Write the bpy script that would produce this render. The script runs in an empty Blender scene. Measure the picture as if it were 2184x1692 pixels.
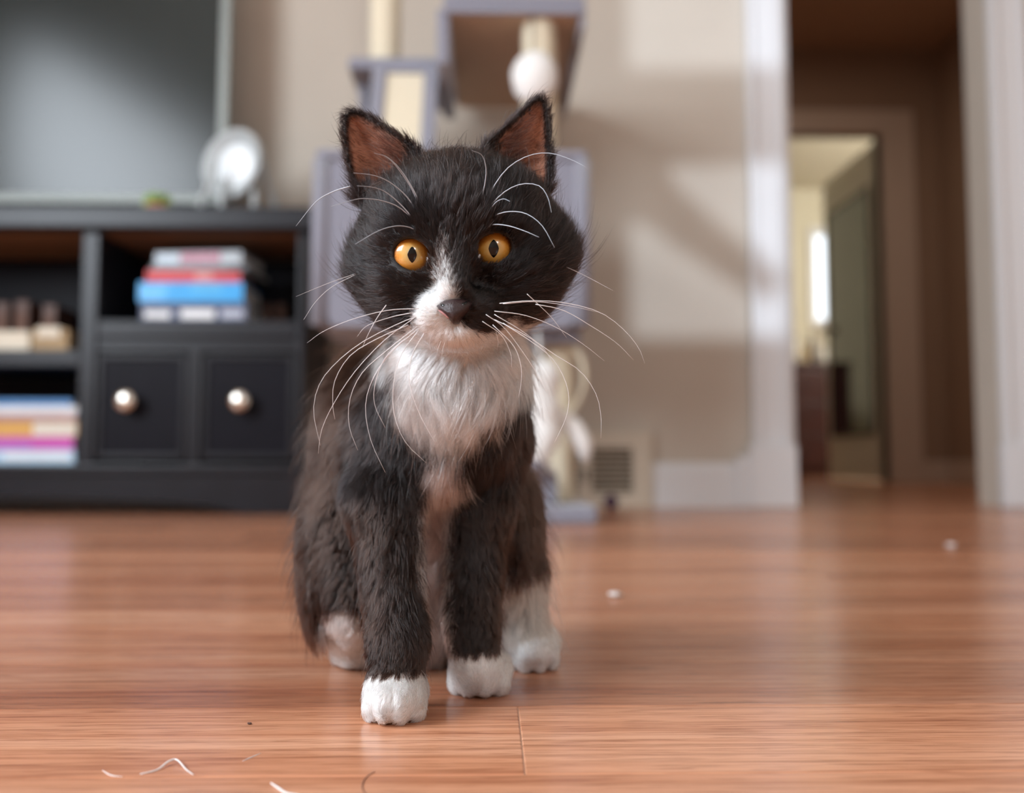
import bpy, bmesh, math, random
import numpy as np
from mathutils import Vector, Matrix, Euler

random.seed(7)
rng = np.random.default_rng(11)
scene = bpy.context.scene
col = scene.collection

# ------------------------------------------------------------------ camera
FPX, H0 = 2000.0, 0.12
PITCH, YAW = math.atan(139.0 / FPX), math.atan(45.0 / FPX)
cam_data = bpy.data.cameras.new('camera')
cam = bpy.data.objects.new('camera', cam_data)
col.objects.link(cam)
cam.location = (0, 0, H0)
cam.rotation_euler = (math.pi / 2 + PITCH, 0, -YAW)
cam_data.sensor_width = 36.0
cam_data.lens = FPX / 2184.0 * 36.0
cam_data.clip_start = 0.01
cam_data.dof.use_dof = True
cam_data.dof.focus_distance = 0.425
cam_data.dof.aperture_fstop = 4.2
scene.camera = cam

# ------------------------------------------------------------------ world, lights, exposure
world = bpy.data.worlds.new('world')
scene.world = world
world.use_nodes = True
bg = world.node_tree.nodes['Background']
bg.inputs[0].default_value = (0.86, 0.93, 1.0, 1)
bg.inputs[1].default_value = 1.6
scene.view_settings.view_transform = 'Standard'
scene.view_settings.look = 'None'
scene.view_settings.exposure = 0.55
scene.view_settings.gamma = 1.0
scene.view_settings.use_curve_mapping = False


def area_light(name, loc, target, size, power, color, size_y=None, spread=math.pi):
    d = bpy.data.lights.new(name, 'AREA')
    d.energy, d.color, d.size = power, color, size
    d.spread = spread
    if size_y:
        d.shape, d.size_y = 'RECTANGLE', size_y
    o = bpy.data.objects.new(name, d)
    col.objects.link(o)
    o.location = loc
    o.rotation_euler = (Vector(target) - Vector(loc)).to_track_quat('-Z', 'Y').to_euler()
    return o


# daylight entering at the two windows of the room: left wall, and the wall behind the camera
area_light('left_window_daylight', (-2.16, -0.40, 1.45), (0, 0.20, 0.50), 1.6, 86, (0.84, 0.92, 1.0), 1.45)
area_light('rear_window_daylight', (0.815, -1.93, 1.24), (0.3, 2.0, 0.6), 0.43, 11, (0.92, 0.95, 1.0), 0.5)
# unseen area lamps added to brighten the far room and the hall
area_light('far_room_fill', (3.3, 5.5, 1.9), (2.4, 8.0, 1.3), 0.6, 34, (1.0, 0.96, 0.86))
area_light('hall_fill', (1.6, 3.9, 2.46), (1.6, 3.9, 0), 0.25, 6.0, (1.0, 0.80, 0.64))
sun_d = bpy.data.lights.new('sun', 'SUN')
sun_d.energy, sun_d.angle, sun_d.color = 1.2, math.radians(1.0), (0.74, 0.87, 1.0)
sun = bpy.data.objects.new('sun', sun_d)
col.objects.link(sun)
SUN_DIR = Vector((-0.05, 1.0, -0.12)).normalized()          # travel direction
sun.rotation_euler = SUN_DIR.to_track_quat('-Z', 'Y').to_euler()

CAM_R = Euler(cam.rotation_euler).to_matrix()


def at(px, py, Y):
    """The point of the room that the photograph shows at pixel (px, py), Y metres away."""
    v = CAM_R @ Vector(((px - 1092.0) / FPX, (846.0 - py) / FPX, -1.0))
    return Vector((0, 0, H0)) + v * (Y / v.y)


def proj(P):
    """Pixels of an (n, 3) array of points."""
    q = (P - np.array((0, 0, H0))) @ np.array(CAM_R)
    return np.stack([1092.0 - q[:, 0] / q[:, 2] * FPX, 846.0 + q[:, 1] / q[:, 2] * FPX], 1)


def XZ(px, py, Y):
    p = at(px, py, Y)
    return p.x, p.z


# ------------------------------------------------------------------ materials
def lin(c):
    return tuple(((v / 12.92) if v <= 0.04045 else ((v + 0.055) / 1.055) ** 2.4) for v in (x / 255.0 for x in c))


def new_mat(name):
    m = bpy.data.materials.new(name)
    m.use_nodes = True
    return m, m.node_tree, m.node_tree.nodes['Principled BSDF']


def mat(name, rgb, rough=0.6, metal=0.0, noise=0.0, scale=30.0, bump=0.0, coat=0.0, spec=None, sheen=0.0, emit=None):
    """Plain paint, plastic, cloth or metal with a little procedural unevenness. rgb is linear."""
    m, nt, b = new_mat(name)
    b.inputs['Base Color'].default_value = (*rgb, 1)
    b.inputs['Roughness'].default_value = rough
    b.inputs['Metallic'].default_value = metal
    b.inputs['Coat Weight'].default_value = coat
    if spec is not None:
        b.inputs['Specular IOR Level'].default_value = spec
    if sheen:
        b.inputs['Sheen Weight'].default_value = sheen
    if emit:
        b.inputs['Emission Color'].default_value = (*emit[0], 1)
        b.inputs['Emission Strength'].default_value = emit[1]
    if noise or bump:
        tc = nt.nodes.new('ShaderNodeTexCoord')
        n = nt.nodes.new('ShaderNodeTexNoise')
        n.inputs['Scale'].default_value = scale
        n.inputs['Detail'].default_value = 4
        nt.links.new(tc.outputs['Object'], n.inputs['Vector'])
        if noise:
            mx = nt.nodes.new('ShaderNodeMix')
            mx.data_type = 'RGBA'
            mx.inputs[6].default_value = (*[v * (1 - noise) for v in rgb], 1)
            mx.inputs[7].default_value = (*[min(1, v * (1 + noise)) for v in rgb], 1)
            nt.links.new(n.outputs[0], mx.inputs[0])
            nt.links.new(mx.outputs[2], b.inputs['Base Color'])
        if bump:
            bp = nt.nodes.new('ShaderNodeBump')
            bp.inputs['Strength'].default_value = bump
            bp.inputs['Distance'].default_value = 0.004
            nt.links.new(n.outputs[0], bp.inputs['Height'])
            nt.links.new(bp.outputs[0], b.inputs['Normal'])
    return m


def floor_mat():
    m, nt, b = new_mat('laminate')
    N, L = nt.nodes.new, nt.links.new
    tc = N('ShaderNodeTexCoord')
    info = N('ShaderNodeObjectInfo')
    rnd = N('ShaderNodeVectorMath'); rnd.operation = 'SCALE'
    comb = N('ShaderNodeCombineXYZ')
    for i in range(3):
        L(info.outputs['Random'], comb.inputs[i])
    L(comb.outputs[0], rnd.inputs[0]); rnd.inputs['Scale'].default_value = 37.0
    add = N('ShaderNodeVectorMath'); add.operation = 'ADD'
    geo = N('ShaderNodeNewGeometry')
    L(geo.outputs['Position'], add.inputs[0]); L(rnd.outputs[0], add.inputs[1])

    def streak(sx, sy, detail, dist=0.0, rough=0.6):
        mp = N('ShaderNodeMapping'); mp.inputs['Scale'].default_value = (sx, sy, 1)
        n = N('ShaderNodeTexNoise'); n.inputs['Scale'].default_value = 1
        n.inputs['Detail'].default_value = detail; n.inputs['Roughness'].default_value = rough
        n.inputs['Distortion'].default_value = dist
        L(add.outputs[0], mp.inputs[0]); L(mp.outputs[0], n.inputs['Vector'])
        return n.outputs[0]

    def ramp(v, stops):
        r = N('ShaderNodeValToRGB')
        e = r.color_ramp.elements
        e[0].position, e[0].color = stops[0][0], (*stops[0][1], 1)
        e[1].position, e[1].color = stops[-1][0], (*stops[-1][1], 1)
        for p, c in stops[1:-1]:
            q = e.new(p); q.color = (*c, 1)
        L(v, r.inputs[0])
        return r.outputs[0]

    def mix(kind, f, a, c):
        x = N('ShaderNodeMix'); x.data_type = 'RGBA'; x.blend_type = kind
        if isinstance(f, float):
            x.inputs[0].default_value = f
        else:
            L(f, x.inputs[0])
        L(a, x.inputs[6]); L(c, x.inputs[7])
        return x.outputs[2]

    broad = ramp(streak(1.6, 22, 3, 0.6), [(0.28, (0.40, 0.150, 0.078)), (0.5, (0.58, 0.270, 0.152)), (0.72, (0.68, 0.37, 0.235))])
    fine = ramp(streak(9, 420, 4, 0.3, 0.7), [(0.34, (0.50, 0.40, 0.34)), (0.50, (1, 1, 1)), (0.75, (1.0, 1.0, 1.0))])
    pore = ramp(streak(30, 900, 2, 0.2, 0.6), [(0.36, (0.52, 0.42, 0.38)), (0.46, (1, 1, 1)), (0.7, (1, 1, 1))])
    c = mix('MULTIPLY', 0.72, broad, fine)
    c = mix('MULTIPLY', 0.7, c, pore)
    mp = N('ShaderNodeMapping'); mp.inputs['Scale'].default_value = (0.10, 1, 1)
    wv = N('ShaderNodeTexWave'); wv.bands_direction = 'Y'
    wv.inputs['Scale'].default_value = 30; wv.inputs['Distortion'].default_value = 9
    wv.inputs['Detail'].default_value = 2.5; wv.inputs['Detail Scale'].default_value = 0.55
    L(add.outputs[0], mp.inputs[0]); L(mp.outputs[0], wv.inputs['Vector'])
    rings = ramp(wv.outputs['Fac'], [(0.0, (0.62, 0.52, 0.46)), (0.22, (0.93, 0.91, 0.89)), (1.0, (1, 1, 1))])
    c = mix('MULTIPLY', 0.40, c, rings)
    hue = ramp(info.outputs['Random'], [(0.0, (0.80, 0.74, 0.72)), (0.5, (1.0, 0.98, 0.96)), (1.0, (1.16, 1.14, 1.12))])
    c = mix('MULTIPLY', 1.0, c, hue)
    L(c, b.inputs['Base Color'])
    b.inputs['Roughness'].default_value = 0.24
    b.inputs['Specular IOR Level'].default_value = 0.55
    bp = N('ShaderNodeBump'); bp.inputs['Strength'].default_value = 0.12; bp.inputs['Distance'].default_value = 0.0004
    L(streak(9, 420, 4, 0.3, 0.7), bp.inputs['Height'])
    L(bp.outputs[0], b.inputs['Normal'])
    return m


M = {
    'laminate': floor_mat(),
    'joint': mat('floor_joint', (0.55, 0.40, 0.30), 0.7),
    'wall': mat('greige_paint', (0.52, 0.46, 0.39), 0.75, noise=0.05, scale=6, bump=0.05),
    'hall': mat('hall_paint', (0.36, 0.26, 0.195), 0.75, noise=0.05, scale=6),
    'far': mat('cream_paint', (0.64, 0.60, 0.48), 0.75, noise=0.05, scale=6),
    'ceiling': mat('ceiling_paint', (0.70, 0.66, 0.60), 0.85, noise=0.03, scale=8),
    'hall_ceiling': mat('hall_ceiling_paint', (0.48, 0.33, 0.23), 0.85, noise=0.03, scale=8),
    'trim': mat('white_gloss_trim', (0.68, 0.68, 0.69), 0.35, noise=0.03, scale=5),
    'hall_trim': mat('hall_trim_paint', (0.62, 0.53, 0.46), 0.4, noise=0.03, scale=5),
    'espresso': mat('espresso_wood', (0.0085, 0.0085, 0.0125), 0.34, noise=0.4, scale=18, bump=0.05, spec=0.30),
    'espresso_panel': mat('espresso_panel', (0.0070, 0.0066, 0.0105), 0.42, noise=0.3, scale=18, bump=0.05, spec=0.10),
    'raw_wood': mat('raw_board', (0.22, 0.105, 0.05), 0.8, noise=0.25, scale=20),
    'screen': mat('tv_glass', (0.012, 0.016, 0.014), 0.20, noise=0.2, scale=3, spec=0.36),
    'silver': mat('silver_plastic', (0.24, 0.26, 0.245), 0.5, metal=0.3, noise=0.05),
    'black_plastic': mat('black_plastic', (0.012, 0.012, 0.013), 0.4, noise=0.1),
    'nickel': mat('brushed_nickel', (0.80, 0.74, 0.66), 0.22, metal=1.0, noise=0.05, scale=80),
    'white_enamel': mat('white_enamel', (0.46, 0.50, 0.51), 0.4, noise=0.03),
    'pale_glass': mat('pale_face', (0.86, 0.92, 0.95), 0.3, noise=0.03),
    'plush': mat('grey_plush', (0.245, 0.25, 0.305), 0.95, noise=0.14, scale=260, bump=0.6, sheen=0.6),
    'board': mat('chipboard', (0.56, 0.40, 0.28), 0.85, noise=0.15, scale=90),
    'sisal': mat('cream_sisal', (0.74, 0.66, 0.50), 0.9, noise=0.12, scale=160, bump=0.5),
    'white_plush': mat('white_plush', (0.84, 0.84, 0.82), 0.95, noise=0.08, scale=150, bump=0.6, sheen=0.5),
    'vent': mat('vent_enamel', (0.56, 0.48, 0.38), 0.5, noise=0.06),
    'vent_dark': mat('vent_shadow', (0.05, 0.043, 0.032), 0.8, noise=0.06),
    'page': mat('paper_edge', (0.72, 0.68, 0.60), 0.85, noise=0.12, scale=200),
    'cream_box': mat('cream_card', (0.72, 0.66, 0.54), 0.7, noise=0.08),
    'tan': mat('tan_card', (0.40, 0.28, 0.15), 0.7, noise=0.15),
    'brown_case': mat('brown_case', (0.10, 0.045, 0.03), 0.5, noise=0.15),
    'terracotta': mat('terracotta', (0.62, 0.25, 0.15), 0.7, noise=0.12),
    'terracotta_dark': mat('brown_label', (0.15, 0.07, 0.045), 0.7, noise=0.15),
    'leaf': mat('leaf_green', (0.26, 0.40, 0.10), 0.55, noise=0.25),
    'plum': mat('plum_felt', (0.045, 0.014, 0.035), 0.8, noise=0.2, scale=90),
    'dresser': mat('dark_red_wood', (0.045, 0.014, 0.012), 0.35, noise=0.25, scale=14),
    'door': mat('white_door_paint', (0.60, 0.58, 0.54), 0.4, noise=0.03, scale=5),
    'mirror': mat('mirror_glass', (0.17, 0.18, 0.18), 0.05, metal=1.0, noise=0.05),
    'bottle_a': mat('amber_bottle', (0.42, 0.30, 0.15), 0.3, noise=0.1),
    'bottle_b': mat('pale_bottle', (0.62, 0.60, 0.55), 0.3, noise=0.1),
    'bottle_c': mat('dark_bottle', (0.12, 0.09, 0.08), 0.3, noise=0.1),
    'hair_white': mat('white_hair', (0.85, 0.83, 0.82), 0.4, noise=0.05),
    'hair_dark': mat('dark_hair', (0.10, 0.05, 0.04), 0.4, noise=0.05),
    'lint': mat('lint', (0.75, 0.70, 0.68), 0.9, noise=0.1),
    'fabric': mat('curtain_cloth', (0.30, 0.29, 0.28), 0.9, noise=0.1, scale=200),
}

# ------------------------------------------------------------------ builders
LOC = {}


def thing(name, label, cat, loc, group=None):
    o = bpy.data.objects.new(name, None)
    col.objects.link(o)
    o.location = loc
    o.empty_display_size = 0.05
    o['label'], o['category'] = label, cat
    if group:
        o['group'] = group
    LOC[o.name] = Vector(loc)
    return o


def tag(o, label, cat, group=None):
    o['label'], o['category'] = label, cat
    if group:
        o['group'] = group
    return o


def finish(name, bm, m, parent=None, smooth=False, kind=None, label=None):
    """One bmesh in room coordinates -> ONE linked mesh object."""
    off = Vector((0, 0, 0))
    if parent is not None:
        off = LOC.get(parent.name, Vector((0, 0, 0)))
    bmesh.ops.recalc_face_normals(bm, faces=bm.faces)
    me = bpy.data.meshes.new(name)
    if parent is None:
        c = Vector((0, 0, 0))
        if len(bm.verts):
            c = Vector((sum(v.co.x for v in bm.verts), sum(v.co.y for v in bm.verts), 0)) / len(bm.verts)
            c.z = min(v.co.z for v in bm.verts)
        off = c
    bmesh.ops.translate(bm, verts=bm.verts, vec=-off)
    bm.to_mesh(me)
    bm.free()
    o = bpy.data.objects.new(name, me)
    col.objects.link(o)
    me.materials.append(m)
    if smooth:
        me.polygons.foreach_set('use_smooth', [True] * len(me.polygons))
    if parent is not None:
        o.parent = parent
        LOC[o.name] = off
    else:
        o.location = off
        LOC[o.name] = off
    if kind:
        o['kind'] = kind
    if label:
        o['label'] = label
    return o


def add_box(bm, a, b, bevel=0.0, rot=None):
    x0, y0, z0 = a
    x1, y1, z1 = b
    r = bmesh.ops.create_cube(bm, size=1.0)
    vs = r['verts']
    c = Vector(((x0 + x1) / 2, (y0 + y1) / 2, (z0 + z1) / 2))
    for v in vs:
        v.co = Vector((v.co.x * (x1 - x0), v.co.y * (y1 - y0), v.co.z * (z1 - z0)))
    if bevel:
        es = list({e for v in vs for e in v.link_edges})
        g = bmesh.ops.bevel(bm, geom=es, offset=bevel, segments=2, affect='EDGES', profile=0.6)
        vs = list({v for f in g['faces'] for v in f.verts} | {v for v in vs if v.is_valid})
    for v in vs:
        co = v.co.copy()
        if rot is not None:
            co = rot @ co
        v.co = co + c
    return vs


def box(name, m, a, b, parent=None, bevel=0.003, kind=None, label=None, rot=None):
    bm = bmesh.new()
    add_box(bm, a, b, bevel, rot)
    return finish(name, bm, m, parent, kind=kind, label=label)


def add_tube(bm, pts, radii, n=10, cap=True):
    """A tube through pts with a radius at each."""
    pts = [Vector(p) for p in pts]
    if not hasattr(radii, '__len__'):
        radii = [radii] * len(pts)
    rings = []
    t0 = (pts[1] - pts[0]).normalized()
    up = Vector((0, 0, 1)) if abs(t0.z) < 0.9 else Vector((1, 0, 0))
    u = t0.cross(up).normalized()
    for i, p in enumerate(pts):
        t = (pts[min(i + 1, len(pts) - 1)] - pts[max(i - 1, 0)]).normalized()
        u = (u - t * u.dot(t)).normalized()
        w = t.cross(u)
        rings.append([bm.verts.new(p + (u * math.cos(a) + w * math.sin(a)) * radii[i]) for a in (2 * math.pi * k / n for k in range(n))])
    for a, b in zip(rings, rings[1:]):
        for k in range(n):
            bm.faces.new((a[k], a[(k + 1) % n], b[(k + 1) % n], b[k]))
    if cap:
        bm.faces.new(rings[0][::-1])
        bm.faces.new(rings[-1])


def tube(name, m, pts, radii, parent=None, n=12, label=None, smooth=True):
    bm = bmesh.new()
    add_tube(bm, pts, radii, n)
    return finish(name, bm, m, parent, smooth, label=label)


def add_lathe(bm, prof, n=32, mtx=None):
    """prof: (radius, height) pairs, turned about z, then moved by mtx."""
    rings = []
    for r, z in prof:
        rings.append([bm.verts.new((r * math.cos(a), r * math.sin(a), z)) for a in (2 * math.pi * k / n for k in range(n))])
    for a, b in zip(rings, rings[1:]):
        for k in range(n):
            bm.faces.new((a[k], a[(k + 1) % n], b[(k + 1) % n], b[k]))
    bm.faces.new(rings[0][::-1])
    bm.faces.new(rings[-1])
    if mtx is not None:
        bmesh.ops.transform(bm, matrix=mtx, verts=[v for r in rings for v in r])


def lathe(name, m, prof, mtx, parent=None, n=32, label=None):
    bm = bmesh.new()
    add_lathe(bm, prof, n, mtx)
    return finish(name, bm, m, parent, True, label=label)


def add_prism(bm, poly, y0, y1):
    """poly: (x, z) outline, pushed from y0 to y1."""
    a = [bm.verts.new((x, y0, z)) for x, z in poly]
    b = [bm.verts.new((x, y1, z)) for x, z in poly]
    n = len(poly)
    bm.faces.new(a)
    bm.faces.new(b[::-1])
    for i in range(n):
        bm.faces.new((a[i], b[i], b[(i + 1) % n], a[(i + 1) % n]))


def spline(P, n):
    """Catmull-Rom through the points P."""
    P = [Vector(p) for p in P]
    Q = [P[0] * 2 - P[1]] + P + [P[-1] * 2 - P[-2]]
    out = []
    for i in range(n):
        s = i / (n - 1) * (len(P) - 1)
        k = min(int(s), len(P) - 2)
        t = s - k
        a, b, c, d = Q[k:k + 4]
        out.append(0.5 * (2 * b + (c - a) * t + (2 * a - 5 * b + 4 * c - d) * t * t + (3 * b - a - 3 * c + d) * t ** 3))
    return out

# ------------------------------------------------------------------ setting: floor
WY = 2.50                                            # face of the back wall
box('floor', M['joint'], (-2.3, -2.1, -0.05), (4.2, 8.3, -0.0005), bevel=0, kind='structure')
floor = bpy.data.objects['floor']
ROW = 0.1
seam_y = 240.0 / (1496 - 985)                        # a row joint at this distance
PLANK = {}


def plank(x0, x1, y0, y1):
    g = 0.00016
    key = round(x1 - x0, 3)
    if key not in PLANK:
        bm = bmesh.new()
        hx, hy = (x1 - x0) / 2 - g, (y1 - y0) / 2 - g
        b = 0.0006
        lo = [bm.verts.new((sx * hx, sy * hy, -0.012)) for sx, sy in ((-1, -1), (1, -1), (1, 1), (-1, 1))]
        mi = [bm.verts.new((sx * hx, sy * hy, -b * 0.5)) for sx, sy in ((-1, -1), (1, -1), (1, 1), (-1, 1))]
        hi = [bm.verts.new((sx * (hx - b), sy * (hy - b), 0)) for sx, sy in ((-1, -1), (1, -1), (1, 1), (-1, 1))]
        for q, r in ((lo, mi), (mi, hi)):
            for i in range(4):
                bm.faces.new((q[i], q[(i + 1) % 4], r[(i + 1) % 4], r[i]))
        bm.faces.new(hi)
        bm.faces.new(lo[::-1])
        me = bpy.data.meshes.new('plank')
        bmesh.ops.recalc_face_normals(bm, faces=bm.faces)
        bm.to_mesh(me)
        bm.free()
        me.materials.append(M['laminate'])
        PLANK[key] = me
    o = bpy.data.objects.new('plank', PLANK[key])
    col.objects.link(o)
    o.parent = floor
    o.location = Vector(((x0 + x1) / 2, (y0 + y1) / 2, 0)) - LOC['floor']
    return o


seam_x = at(1127, 1692, 240.0 / (1692 - 985)).x
row0 = int(math.floor((-2.1 - seam_y) / ROW))
far_rows = bmesh.new()
for r in range(row0, 79):
    y0 = seam_y + r * ROW
    rr = random.Random(r * 13 + 5)
    if r == -1:
        s = seam_x
    else:
        s = rr.uniform(0, 1.2)
        while abs((s - seam_x + 0.6) % 1.2 - 0.6) < 0.16:
            s = rr.uniform(0, 1.2)
        if -3 <= r <= 4:                             # keep the ends of the near rows clear of the cat, as in the photo
            s = rr.choice((-0.62, 0.52, 0.60, -0.55))
    x = s - 1.2 * math.ceil((s + 2.3) / 1.2)
    while x < 4.2:
        a, b = max(x, -2.3), min(x + 1.2, 4.2)
        if b - a > 0.02:
            in_view = y0 + ROW > 0.2 and y0 < 2.3 and b > -0.62 * y0 - 0.2 and a < 0.62 * y0 + 0.25
            if in_view:
                plank(a, b, y0, y0 + ROW)
            else:
                add_box(far_rows, (a + 0.0003, y0 + 0.0003, -0.012), (b - 0.0003, y0 + ROW - 0.0003, 0))
        x += 1.2
finish('planks_beyond', far_rows, M['laminate'], floor, kind='stuff')

# ------------------------------------------------------------------ setting: walls
OPX0, OPX1 = 0.80, 1.372                             # doorway in the back wall
S = 'structure'


def wall(name, m, a, b, parent=None):
    return box(name, m, a, b, parent, bevel=0, kind=S)


bm = bmesh.new()
add_box(bm, (-2.3, WY, 0), (OPX0, WY + 0.12, 2.5))
add_box(bm, (OPX0, WY, 2.06), (OPX1, WY + 0.12, 2.5))
add_box(bm, (OPX1, WY, 0), (2.8, WY + 0.12, 2.56))
finish('wall_back', bm, M['wall'], kind=S)
# left wall with a window opening, and the wall behind the camera with another
LW = (-1.2, 0.45, 0.70, 2.2)
bm = bmesh.new()
add_box(bm, (-2.3, -2.1, 0), (-2.2, LW[0], 2.5))
add_box(bm, (-2.3, LW[1], 0), (-2.2, WY, 2.5))
add_box(bm, (-2.3, LW[0], 0), (-2.2, LW[1], LW[2]))
add_box(bm, (-2.3, LW[0], LW[3]), (-2.2, LW[1], 2.5))
finish('wall_left', bm, M['wall'], kind=S)
RW = (0.60, 1.03, 0.99, 1.48)                        # lower light of the rear window; a transom light sits above it
RT = (0.60, 1.03, 1.735, 2.05)
bm = bmesh.new()
add_box(bm, (-2.3, -2.1, 0), (RW[0], -2.0, 2.5))
add_box(bm, (RW[1], -2.1, 0), (2.3, -2.0, 2.5))
add_box(bm, (RW[0], -2.1, 0), (RW[1], -2.0, RW[2]))
add_box(bm, (RW[0], -2.1, RW[3]), (RW[1], -2.0, RT[2]))
add_box(bm, (RW[0], -2.1, RT[3]), (RW[1], -2.0, 2.5))
finish('wall_rear', bm, M['wall'], kind=S)
wall('wall_right', M['wall'], (2.2, -2.1, 0), (2.3, WY, 2.5))
wall('ceiling', M['ceiling'], (-2.3, -2.1, 2.5), (2.3, WY + 0.12, 2.6))


def window(name, axis, lo, hi, z0, z1, pos, mid_h, mid_v):
    """Frame, sash bars of a window in the plane axis = pos."""
    root = bpy.data.objects.new(name, None)
    col.objects.link(root)
    root['kind'] = S

    def bar(n, u0, u1, w0, w1, d=0.03):
        a, b = ((pos - d, u0, w0), (pos + d, u1, w1)) if axis == 'x' else ((u0, pos - d, w0), (u1, pos + d, w1))
        o = box(n, M['trim'], a, b, root)
        o['kind'] = S
    bar('window_frame', lo, lo + 0.05, z0, z1)
    bar('window_frame', hi - 0.05, hi, z0, z1)
    bar('window_frame', lo + 0.05, hi - 0.05, z1 - 0.05, z1)
    bar('window_sill', lo + 0.05, hi - 0.05, z0, z0 + 0.04, 0.07)
    if mid_h:
        bar('window_rail', lo + 0.05, hi - 0.05, (z0 + z1) / 2 - 0.025, (z0 + z1) / 2 + 0.025, 0.02)
    if mid_v:
        bar('window_bar', (lo + hi) / 2 - 0.012, (lo + hi) / 2 + 0.012, z0 + 0.04, z1 - 0.05, 0.015)
    return root


window('window_1', 'x', LW[0], LW[1], LW[2], LW[3], -2.25, True, False)
w2_ = window('window_2', 'y', RW[0] - 0.05, RW[1] + 0.05, RW[2] - 0.04, RW[3] + 0.05, -2.05, False, False)
window('window_4', 'y', RT[0] - 0.05, RT[1] + 0.05, RT[2] - 0.04, RT[3] + 0.05, -2.05, False, False)
# unseen slanting bar, added to cut a diagonal band from the sun patch
o = tube('sun_blocker', M['trim'], [(RW[0] - 0.02, -2.1, RW[3] - 0.02), (RW[0] + 0.10, -2.1, RW[3] - 0.12), (RW[1] - 0.03, -2.1, RW[2] + 0.14)], [0.13, 0.07, 0.045], w2_, 10)
o['kind'] = S

# hall beyond the doorway and the room beyond it
HY = 5.30
HX = at(2000, 300, HY).x
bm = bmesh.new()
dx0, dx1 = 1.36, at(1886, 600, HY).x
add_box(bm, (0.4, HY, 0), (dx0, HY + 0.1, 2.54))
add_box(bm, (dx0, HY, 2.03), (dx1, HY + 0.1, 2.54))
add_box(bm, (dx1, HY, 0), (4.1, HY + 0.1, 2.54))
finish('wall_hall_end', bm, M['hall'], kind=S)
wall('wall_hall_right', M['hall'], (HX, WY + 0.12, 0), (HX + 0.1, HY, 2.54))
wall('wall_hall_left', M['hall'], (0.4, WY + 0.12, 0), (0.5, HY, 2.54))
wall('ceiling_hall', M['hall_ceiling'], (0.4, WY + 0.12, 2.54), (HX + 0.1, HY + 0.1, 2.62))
FY = 8.0
wx0, wx1 = at(1738, 585, FY).x, at(1786, 585, FY).x
wz0, wz1 = at(1760, 682, FY).z, at(1760, 498, FY).z
bm = bmesh.new()
add_box(bm, (0.9, FY, 0), (wx0, FY + 0.1, 2.5))
add_box(bm, (wx1, FY, 0), (4.1, FY + 0.1, 2.5))
add_box(bm, (wx0, FY, 0), (wx1, FY + 0.1, wz0))
add_box(bm, (wx0, FY, wz1), (wx1, FY + 0.1, 2.5))
finish('wall_far', bm, M['far'], kind=S)
wall('wall_far_left', M['far'], (0.9, HY + 0.1, 0), (1.0, FY, 2.5))
wall('wall_far_right', M['far'], (4.0, HY + 0.1, 0), (4.1, FY, 2.5))
wall('ceiling_far', M['far'], (0.9, HY + 0.1, 2.5), (4.1, FY + 0.1, 2.6))
wn = bpy.data.objects.new('window_3', None)
col.objects.link(wn)
wn['kind'] = S
for a, b in (((wx0 - 0.05, wz0 - 0.05), (wx0, wz1 + 0.05)), ((wx1, wz0 - 0.05), (wx1 + 0.05, wz1 + 0.05)),
             ((wx0, wz1), (wx1, wz1 + 0.05)), ((wx0, wz0 - 0.05), (wx1, wz0))):
    o = box('window_frame', M['trim'], (a[0], FY - 0.03, a[1]), (b[0], FY, b[1]), wn)
    o['kind'] = S

# trim: baseboards, casings, plinth blocks
vx0, vx1 = at(1188, 1000, WY).x, at(1386, 1000, WY).x
for n, x0, x1 in (('baseboard_back', -2.2, vx0), ('baseboard_right', vx1, 0.665)):
    bm = bmesh.new()
    yb = WY - 0.016
    prof = [(WY, 0), (yb, 0), (yb, 0.095), (yb + 0.004, 0.103), (yb + 0.006, 0.112), (WY, 0.118)]
    a = [bm.verts.new((x0, y, z)) for y, z in prof]
    b = [bm.verts.new((x1, y, z)) for y, z in prof]
    for i in range(len(prof)):
        j = (i + 1) % len(prof)
        bm.faces.new((a[i], a[j], b[j], b[i]))
    bm.faces.new(a[::-1])
    bm.faces.new(b)
    finish(n, bm, M['trim'], kind=S)


def casing(name, x0, x1, y, z0, z1, m):
    """A door casing: flat board with raised outer band and inner bead."""
    bm = bmesh.new()
    add_box(bm, (x0, y - 0.016, z0), (x1, y, z1), 0.002)
    add_box(bm, (x0, y - 0.026, z0), (x0 + 0.022, y - 0.014, z1), 0.004)
    add_box(bm, (x1 - 0.014, y - 0.022, z0), (x1, y - 0.014, z1), 0.003)
    return finish(name, bm, m, kind=S)


cx0 = at(1597, 600, WY).x
cx1 = OPX0 - 0.002
casing('trim_1', cx0, cx1, WY, 0.165, 2.06, M['trim'])
bm = bmesh.new()
add_box(bm, (cx0 - 0.012, WY - 0.032, 0), (cx1 + 0.014, WY, 0.165), 0.004)
add_box(bm, (cx0 - 0.045, WY - 0.026, 0), (cx0 - 0.012, WY, 0.135), 0.003)
finish('trim_2', bm, M['trim'], kind=S)
rx0 = at(2122, 600, WY).x
casing('trim_3', rx0, rx0 + 0.10, WY, 0.165, 2.06, M['trim'])
box('trim_4', M['trim'], (rx0 - 0.008, WY - 0.032, 0), (rx0 + 0.112, WY, 0.165), bevel=0.004, kind=S)
box('trim_5', M['trim'], (cx0, WY - 0.016, 2.06), (rx0 + 0.10, WY, 2.16), bevel=0.003, kind=S)
box('trim_6', M['trim'], (OPX0 - 0.002, WY - 0.004, 0), (OPX0 + 0.016, WY + 0.13, 2.06), bevel=0.002, kind=S)
box('baseboard_rear_right', M['trim'], (rx0 + 0.112, WY - 0.016, 0), (2.2, WY, 0.118), kind=S)
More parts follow.
